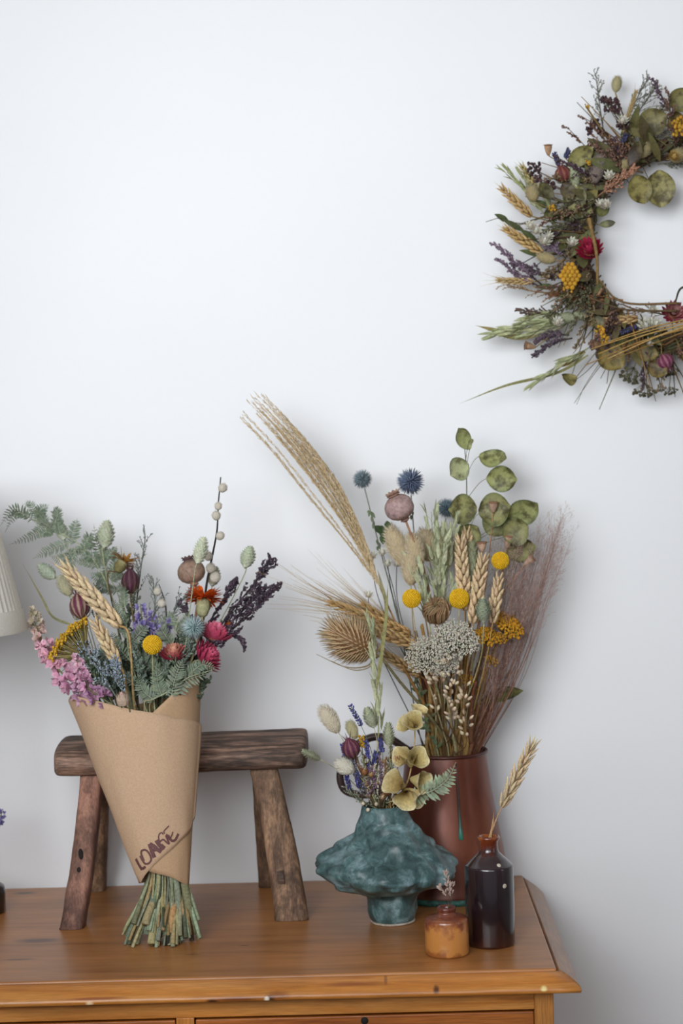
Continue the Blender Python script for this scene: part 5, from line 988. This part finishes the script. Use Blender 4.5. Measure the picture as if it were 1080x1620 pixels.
def wst(a, c, r=.0009, col='#6d5a3a', sag=.0): b = B(); p, q = W2(*a), W2(*c); b.tube(curve([p, p.lerp(q, .5)+V((0, -sag, sag)), q], 5), (r*1.2, r*.8), jit(col, .15), 5); build('stalk', b, 'stem', wr)
def inner(x, y, Rm=150): dx, dy = x-1072, y-388; l = math.hypot(dx, dy); return (1072+dx/l*Rm, 388+dy/l*Rm)
def whead(nm, fn, x, y, Rp, ang, tilt, Y=WY, st=True, col='#6d5a3a', sr=.0008):
    d = dirv(ang, tilt); r = Rp*S(Y); H = P(x, y, Y)-d*r; o = wp(nm, fn(H, d, r))
    if st: b = B(); t = P(*inner(x, y), -.035); b.tube(curve([t, t.lerp(H, .6)-d*.004, H], 4), sr, jit(col, .15), 4); build('stalk', b, 'stem', o)
    return o
def wseg(nm, fn, a, c, Y=WY, Y2=None, col='#8d7448', st=True):
    H = P(*a, Y); E3 = P(*c, Y if Y2 is None else Y2); d = (E3-H).normalized(); o = wp(nm, fn(H, d, (E3-H).length))
    if st: b = B(); t = P(*inner(*a, 140), -.03); b.tube(curve([t, t.lerp(H, .6)-d*.004, H], 4), .001, jit(col, .15), 4); build('stalk', b, 'stem', o)
    return o
pxW = S(WY)
# dark filler leaves and twigs all round the ring
for i in range(90):
    a = rnd(100, 285) if i < 74 else rnd(-75, 100); sz = .75 if 200 < a else 1.0; p = wa(a, rnd(.86, 1.12), rnd(-.03, .012)); t = math.radians(a); tang = V((math.sin(t), 0, -math.cos(t))); out = V((math.cos(t), 0, math.sin(t)))
    d = (tang*rnd(-.9, .4)+out*rnd(.1, .9)+V((0, rnd(-.5, .2), 0))).normalized(); b = B(); b.leaf(p, d, V((0, -1, 0)), rnd(.035, .075)*sz, rnd(.010, .020)*sz, jit(RN.choice(['#55552f', '#45462a', '#6a5f36', '#5a4634', '#666744', '#7a6a3c']), .2), jit('#6d6a44', .2), bend=rnd(-.6, .6), cup=.3, n=6); wp('leaf', [('leaf', b, 'leaf')])
for i in range(66):
    a = rnd(100, 285) if i < 56 else rnd(-75, 100); p = wa(a, rnd(.8, 1.1), rnd(-.02, .01)); t = math.radians(a); out = V((math.cos(t), 0, math.sin(t))); tang = V((math.sin(t), 0, -math.cos(t))); q = p+(out*rnd(.5, 1)-tang*rnd(-.1, .9)).normalized()*rnd(.05, .125)+V((0, rnd(-.02, .01), 0)); b = B(); b.tube(curve([p, p.lerp(q, .5)+V((0, -.005, 0)), q], 5), (.0013, .0005), jit(RN.choice(['#6d5233', '#8d7040', '#4b3b2b', '#6a6840']), .2), 4); wp('twig', [('twig', b, 'stem')])
for i in range(44):
    a = rnd(105, 285) if i < 38 else rnd(-70, 105); p = wa(a, rnd(.85, 1.0), rnd(-.03, -.005)); t = math.radians(a); out = V((math.cos(t), 0, math.sin(t))); tang = V((math.sin(t), 0, -math.cos(t))); d = (out*rnd(.4, 1)-tang*rnd(0, .8)+V((0, -.2, 0))).normalized()
    wp('misty_spray', h_spray([p, p+d*.03, p+d*rnd(.055, .10)], .024, 15, 4, 4, .0013, '#4d4030', RN.choice([('#4d3b44', '#5d4a50'), ('#7d6a50', '#8f7a5c'), ('#5d5c44', '#77755a'), ('#6a4a40', '#8a6a58')]), .8, .6))
# bunny tails and soft heads
wseg('bunny_tail', lambda H, d, L: h_bunny(H, d, L, 9*pxW, '#b0a97e', 400), (973, 147), (977, 120), -.04)
wseg('purple_grass_head', lambda H, d, L: h_bunny(H, d, L, 14*pxW, '#6d5f62', 500), (938, 292), (952, 240), -.065)
for (a, c, R_) in (((976, 267), (998, 254), 10), ((880, 413), (848, 404), 10), ((846, 320), (838, 292), 12), ((1010, 250), (1030, 226), 11), ((1058, 252), (1085, 240), 14)): wseg('bunny_tail', lambda H, d, L: h_bunny(H, d, L, R_*pxW, '#a3946a', 350), a, c, -.06)
# dark oregano heads
for (x, y, R_, n) in ((967, 165, 19, 70), (975, 172, 12, 30), (955, 157, 9, 22), (941, 196, 12, 32), (932, 207, 9, 22), (950, 206, 8, 20), (984, 195, 15, 50), (844, 268, 17, 60), (850, 282, 9, 24), (870, 293, 12, 30), (970, 246, 16, 50)):
    p = P(x, y, -.06); o = wp('oregano_head', h_cluster(p, R_*pxW*.8, n, '#3f2b2e', .0021, None, '#5c4240')); b = B(); t = P(*inner(x, y), -.035); b.tube(curve([t, t.lerp(p, .5)+V((.003, 0, 0)), p], 5), .0007, '#6a5238', 4); build('stalk', b, 'stem', o)
# grey sprays
for (q, c) in ((((955, 215), (948, 165), (942, 118)), '#76786c'), (((985, 200), (1005, 160), (1024, 124)), '#7d8070'), (((1000, 190), (1025, 155), (1036, 140)), '#7d7a60'), (((1010, 210), (1035, 185), (1050, 170)), '#8d8450'), (((1020, 225), (1048, 215), (1062, 222)), '#6d6440'), (((1040, 260), (1062, 258), (1090, 262)), '#5d5a40')): wp('sea_lavender_spray', h_spray([P(*t, -.05) for t in q], .026, 18, 4, 3, .0009, '#6a685a', (c, mixc(c, '#a0a090', .4)), .8, .6))
# eucalyptus
for (a, c, L, W, col, bd, rl) in (((1008, 205), (1050, 185), 50, 44, '#6a6236', .3, 0), ((898, 262), (932, 232), 48, 30, '#8b8550', .5, -25), ((911, 334), (905, 294), 44, 38, '#8d8a5c', .3, 10), ((921, 345), (935, 324), 24, 16, '#8d9058', .6, 0), ((1045, 328), (1040, 270), 58, 50, '#8a8350', .25, 0), ((1020, 322), (1006, 290), 48, 40, '#80753f', .3, 10), ((1065, 175), (1085, 148), 40, 40, '#6a6232', .3, 0), ((1074, 210), (1062, 182), 36, 30, '#6d5a30', .6, 20), ((948, 356), (972, 353), 25, 12, '#5d6038', .4, 0), ((995, 262), (1012, 235), 42, 22, '#4a3a34', .8, 30), ((948, 548), (985, 585), 50, 44, '#7d6a34', .3, 0), ((912, 596), (878, 616), 40, 24, '#837a48', 1.6, 20), ((1025, 575), (1050, 590), 34, 30, '#6a5528', .4, 0), ((960, 320), (945, 345), 28, 20, '#54582f', .4, 0), ((880, 325), (862, 345), 30, 16, '#55592f', .4, 0), ((875, 315), (858, 296), 34, 20, '#4f4a2c', .4, 0), ((935, 500), (955, 520), 30, 20, '#5d5a34', .4, 0), ((890, 290), (902, 310), 30, 24, '#463628', .4, 0), ((1005, 555), (1030, 560), 36, 28, '#6d5a2c', .4, 0)):
    Y = rnd(-.075, -.05); A, E3 = P(*a, Y), P(*c, Y); d = (E3-A).normalized(); up = (-FW*math.cos(math.radians(rl))+CU*math.sin(math.radians(rl))).normalized(); o = wp('eucalyptus_leaf', h_leaf(A, d, up, L*S(Y), W*S(Y), jit(col, .06), mixc(col, '#a39a62', .25), bd, .18, mixc(col, '#4d4a24', .5))); b = B(); t = P(*inner(*a), -.04); b.tube([t, t.lerp(A, .6)+V((0, -.004, 0)), A], .0006, '#6a5a3c', 4); build('leaf_stalk', b, 'stem', o)
for (a, c) in (((805, 351), (784, 341)), ((829, 366), (798, 350)), ((850, 382), (824, 366)), ((862, 404), (824, 400)), ((884, 340), (868, 352)), ((868, 330), (850, 318)), ((895, 360), (876, 372)), ((905, 352), (888, 340)), ((880, 455), (850, 452)), ((880, 440), (852, 434)), ((900, 470), (872, 462))):
    b = B(); A, E3 = P(*a, -.05), P(*c, -.055); d = (E3-A).normalized(); L = (E3-A).length; b.leaf(A, d, -FW+CU*.4, L*1.15, 11*pxW, jit('#3f4a2c', .15), jit('#5d6440', .15), bend=rnd(-.4, .4), cup=.3, n=8); b.tube([P(*inner(*a, 185), -.04), A], .0006, '#4d4a30', 4); wp('dark_leaf', [('leaf', b, 'leaf')])
b = B(); b.tube(curve([P(862, 392, -.05), P(830, 368, -.05), P(795, 346, -.055), P(768, 351, -.05)], 6), (.0008, .0004), '#4a4630', 4); wp('twig', [('twig', b, 'stem')])
# wheat, oats
for (a, c, R_, col, aw) in (((840, 342), (788, 293), 8, '#b28a4e', .012), ((857, 400), (793, 358), 8.5, '#b58c4c', .012), ((842, 446), (781, 443), 6, '#b3935c', .02), ((1008, 504), (922, 512), 8, '#bb8f5c', 0), ((985, 210), (1008, 138), 4, '#a08a58', .01), ((850, 300), (822, 258), 6, '#9c8f52', .01)): wseg('wheat_ear', lambda H, d, L: h_wheat(H, d, L, R_*pxW, col, aw, 4, None, '#bfa070', .5), a, c, -.055)
for (q, n, L, col) in ((((858, 330), (825, 295), (802, 272)), 12, .020, '#979a62'), (((865, 345), (840, 310), (828, 280)), 12, .018, '#8f9060'), (((900, 500), (845, 512), (782, 528)), 34, .026, '#a9ad7e'), (((905, 510), (850, 522), (800, 525)), 24, .024, '#a5a878'), (((935, 548), (895, 570), (850, 600)), 20, .024, '#9ca072'), (((900, 495), (860, 498), (830, 505)), 16, .022, '#a3a678'), (((880, 350), (868, 320), (850, 300)), 10, .02, '#7d8050'), (((900, 400), (880, 360), (872, 330)), 8, .02, '#77774c')): wp('oat_spray', h_oat([P(*t, -.055) for t in q], L, .0042, col, n, .22))
for (q, W_, col) in ((((930, 562), (880, 590), (800, 610), (728, 638)), .0048, '#8a8656'), (((850, 530), (812, 533), (780, 522), (752, 515)), .009, '#8d8050'), (((925, 556), (900, 572), (880, 582)), .010, '#8a7040')): wp('grass_blade', h_blade([P(*t, -.05) for t in q], W_, col))
for (q, r, col) in ((((931, 345), (943, 400), (945, 450)), .0032, '#8c7040'), (((1110, 508), (1020, 530), (946, 560)), .0016, '#a8864c'), (((1110, 514), (1020, 538), (925, 578)), .0014, '#9a7a42'), (((1110, 500), (1030, 518), (950, 545)), .0014, '#a07c42'), (((1100, 512), (1040, 532), (960, 568)), .0016, '#b08e54'), (((1100, 505), (1010, 528), (935, 552)), .0012, '#a3844a'), (((1100, 518), (1030, 545), (950, 575)), .0012, '#8a6a36'), (((952, 575), (930, 605), (908, 638)), .0006, '#5d5640'), (((950, 572), (925, 610), (912, 640)), .0005, '#5d5640'), (((945, 570), (925, 590), (906, 604)), .0006, '#4d4a38'), (((1090, 452), (1075, 458), (1067, 482)), .002, '#3c3a2c'), (((1075, 480), (985, 478), (945, 440)), .002, '#6d5434'), (((1072, 492), (990, 490), (930, 470)), .0018, '#5d4a30')): b = B(); b.tube(curve([P(*t, -.088 if r > .0011 else -.06) for t in q], 6), (r, r*.6), jit(col, .1), 5); wp('twig', [('twig', b, 'stem')])
# nail pods, lavender, nigella, canary grass
for (x, y, a, L_, R_) in ((867, 238, -3, 16, 6.5), (839, 548, -80, 16, 6.5), (946, 545, -95, 20, 8), (946, 461, 120, 10, 8)): d = dirv(a, 10); l = L_*pxW; H = P(x, y, -.06)-d*(l*.5); o = wp('poppy_seed_head', h_nail(H, d, l, R_*pxW, '#a98667', '#6a4630')); b = B(); b.tube([P(*inner(x, y, 160), -.04), H], .0008, '#8d7a50', 4); build('stalk', b, 'stem', o)
for (a, c) in (((884, 262), (877, 242)), ((894, 250), (900, 236)), ((980, 236), (990, 212)), ((1010, 516), (980, 526)), ((902, 302), (898, 285)), ((968, 250), (962, 230)), ((950, 540), (935, 550))): wseg('lavender', lambda H, d, L: h_lavender(H, d, L, 5*pxW, ('#34324e', '#45446a', '#54527c')), a, c, -.06)
wseg('love_in_a_mist', lambda H, d, L: h_nigella(H, d, L, 13*pxW, '#6a3030', '#8d5a4a'), (894, 288), (886, 262), -.065)
wseg('love_in_a_mist', lambda H, d, L: h_nigella(H, d, L, 13*pxW, '#70304a', '#a5707e'), (1046, 560), (1058, 584), -.07)
for (a, c, R_) in (((912, 296), (905, 264), 8), ((910, 505), (888, 500), 10), ((926, 502), (908, 496), 8)): wseg('canary_grass', lambda H, d, L: h_phalaris(H, d, L, R_*pxW, '#9aa078'), a, c, -.07)
# pink plume, heathers
wseg('pink_plume', lambda H, d, L: h_spray([H, H+d*L*.5, H+d*L], .016, 30, 5, 5, .0014, '#8d6a50', ('#a5785f', '#b88d74', '#94684f'), .8, .5), (946, 310), (999, 268), -.075)
for (q, n, cols) in ((((856, 450), (820, 420), (782, 388)), 26, ('#7d6678', '#94808c', '#5d4a58')), (((856, 455), (820, 435), (788, 412)), 22, ('#7d6678', '#8d7886', '#554452')), (((870, 440), (840, 425), (815, 420)), 18, ('#4d4048', '#6a5866')), (((905, 535), (875, 542), (846, 562)), 22, ('#4a4048', '#5d4e58', '#6a5a68')), (((900, 530), (872, 530), (850, 540)), 22, ('#54464e', '#6a5862')), (((895, 410), (882, 396), (866, 392)), 16, ('#7d6a78', '#958090')), (((880, 500), (850, 495), (820, 490)), 16, ('#5d4c44', '#6d5a50')), (((930, 450), (925, 430), (930, 410)), 16, ('#6d4a44', '#7d5a50')), (((990, 260), (978, 240), (970, 225)), 16, ('#5a4450', '#6a5460'))): wp('heather_sprig', h_spray([P(*t, -.055) for t in q], .015, n, 4, 5, .0013, '#3c322c', cols, .7, .6))
# everlastings and straw flowers
for (x, y, R_) in ((848, 362, 9), (862, 378, 10), (839, 355, 8), (869, 371, 7), (905, 381, 8), (957, 322, 8), (949, 320, 7), (963, 276, 8), (1022, 512, 13), (1039, 510, 9), (1032, 489, 8), (1028, 540, 7), (882, 507, 8), (985, 188, 8)): whead('white_everlasting', lambda H, d, r: h_white(H, d, r*1.35), x, y, R_, rnd(-40, 40), 60, -.08)
whead('strawflower', lambda H, d, r: h_straw(H, d, r, '#a01c3c', '#c03a58', '#8a2a30', 5, .0, 16), 931, 386, 23, -20, 55, -.08)
whead('strawflower', lambda H, d, r: h_straw(H, d, r, '#8d2a40', '#cc9a90', '#3a1c18', 4, -.1, 14), 1068, 490, 20, 10, 70, -.085)
whead('strawflower', lambda H, d, r: h_straw(H, d, r, '#b5924a', '#d0b070', '#8a6a2a', 5, .2, 12), 1068, 243, 12, 10, 60, -.075)
# yellow bead clusters
for (x, y, R_, n, bd) in ((901, 437, 15, 0, .0036), (948, 525, 11, 26, .0026), (1078, 200, 18, 60, .003), (873, 328, 6, 14, .0018), (956, 536, 8, 14, .0024), (898, 455, 9, 14, .0022), (930, 258, 5, 12, .0016), (928, 168, 4, 8, .0016)):
    b = B(); p = P(x, y, -.085)
    if n == 0:
        for iy in range(7):
            for ix in range(5 if iy % 2 else 4):
                u = (ix-(2 if iy % 2 else 1.5))*7.0; w_ = (iy-3)*6.0
                if (u/16)**2+(w_/21)**2 < 1.02: b.ball(p+CR*(u*pxW)+CU*(w_*pxW)-FW*(.006*(1-(u*u+w_*w_)/600)), bd*rnd(.9, 1.08), jit('#b98a2a', .12), 9, 7)
    else: b = h_cluster(p, R_*pxW, n, '#b5882c', bd)[0][1]
    o = wp('yellow_bead_cluster', [('c', b, 'seed')]); k = B(); k.tube([P(*inner(x, y), -.035), p+V((0, .006, 0))], .0014, '#7a6438', 5); build('stalk', k, 'stem', o)
# greenish seed umbels hanging below
for (x, y, R_, a) in ((997, 600, 22, 200), (1019, 624, 20, 185), (1060, 592, 16, 170), (1062, 622, 12, 165), (1046, 618, 8, 175)):
    d = dirv(a, 20); r = R_*pxW; H = P(x, y, -.05)-d*r; o = wp('seed_umbel', h_yarrow(H, d, r*.95, '#57523a', '#6a6248', 16, 1.0, .3, .11, 5)); b = B(); b.tube([P(*inner(x, y, 165), -.045), H], .0006, '#6a6248', 4); build('stalk', b, 'stem', o)
# fine hair grass left and brown tufts
for (q, n, c) in ((((900, 462), (850, 462), (800, 450)), 12, '#8d7048'), (((930, 480), (900, 470), (880, 465)), 22, '#8a5a3a'), (((960, 478), (930, 465), (910, 450)), 22, '#7d5030'), (((1060, 500), (1010, 490), (970, 492)), 24, '#7a5c3c'), (((1050, 545), (1010, 545), (970, 555)), 24, '#9a7040'), (((1020, 560), (990, 560), (960, 552)), 22, '#8a6034'), (((985, 475), (950, 470), (925, 480)), 20, '#8f6540')): wp('hair_grass_tuft', h_spray([P(*t, -.055) for t in q], .026, n, 4, 3, .0008, c, (c, mixc(c, '#c09a78', .5)), .7, .5))
# the far side of the ring, beyond the frame
for i in range(16):
    a = -72+i*10.5; t = math.radians(a); p = wa(a, 1.05, -.015); d = (V((math.cos(t), 0, math.sin(t)))*.8+V((-math.sin(t), -.2, math.cos(t)))*.5).normalized()
    if i % 4 == 0: wp('wheat_ear', h_wheat(p+d*.03, d, .07, .007, '#b58c4c'))
    elif i % 4 == 1: wp('oat_spray', h_oat([p, p+d*.05, p+d*.1], .022, .0042, '#9a9d6a', 14, .25))
    elif i % 4 == 2: wp('strawflower', h_straw(p+V((0, -.015, 0)), V((0, -1, 0)), .014, '#a03048', '#cc8088', '#c09040'))
    else: wp('heather_sprig', h_spray([p, p+d*.05, p+d*.1], .018, 18, 4, 4, .0013, '#3c322c', ('#5d4a58', '#7a6672'), .7, .6))
# ------------------------------------------------------------------ light
w = bpy.data.worlds.new('room_light'); bpy.context.scene.world = w; w.use_nodes = True
bg = w.node_tree.nodes['Background']; bg.inputs[0].default_value = (.62, .68, .78, 1); bg.inputs[1].default_value = .42
def area(name, loc, target, sx, sy, power, col, spread=180):
    l = bpy.data.lights.new(name, 'AREA'); l.shape = 'RECTANGLE'; l.size = sx; l.size_y = sy; l.energy = power; l.color = col; l.spread = math.radians(spread)
    o = bpy.data.objects.new(name, l); C.objects.link(o); o.location = loc; o.rotation_euler = (V(target)-V(loc)).to_track_quat('-Z', 'Y').to_euler(); return o
area('window_light', (-1.0, -2.45, 1.98), (-.16, 0, 1.74), 1.3, 1.3, 14, (.90, .95, 1.0), 82)
area('room_fill', (-.1, -3.7, 2.3), (-.3, 0, 1.4), 2.4, 1.6, 14, (.95, .97, 1.0), 105)
area('side_light', (1.7, -1.3, 1.4), (-.1, -.3, .95), .25, 1.2, 1.5, (.85, .92, 1.0))
v = bpy.context.scene.view_settings; v.view_transform = 'Standard'; v.look = 'None'; v.exposure = 0.06
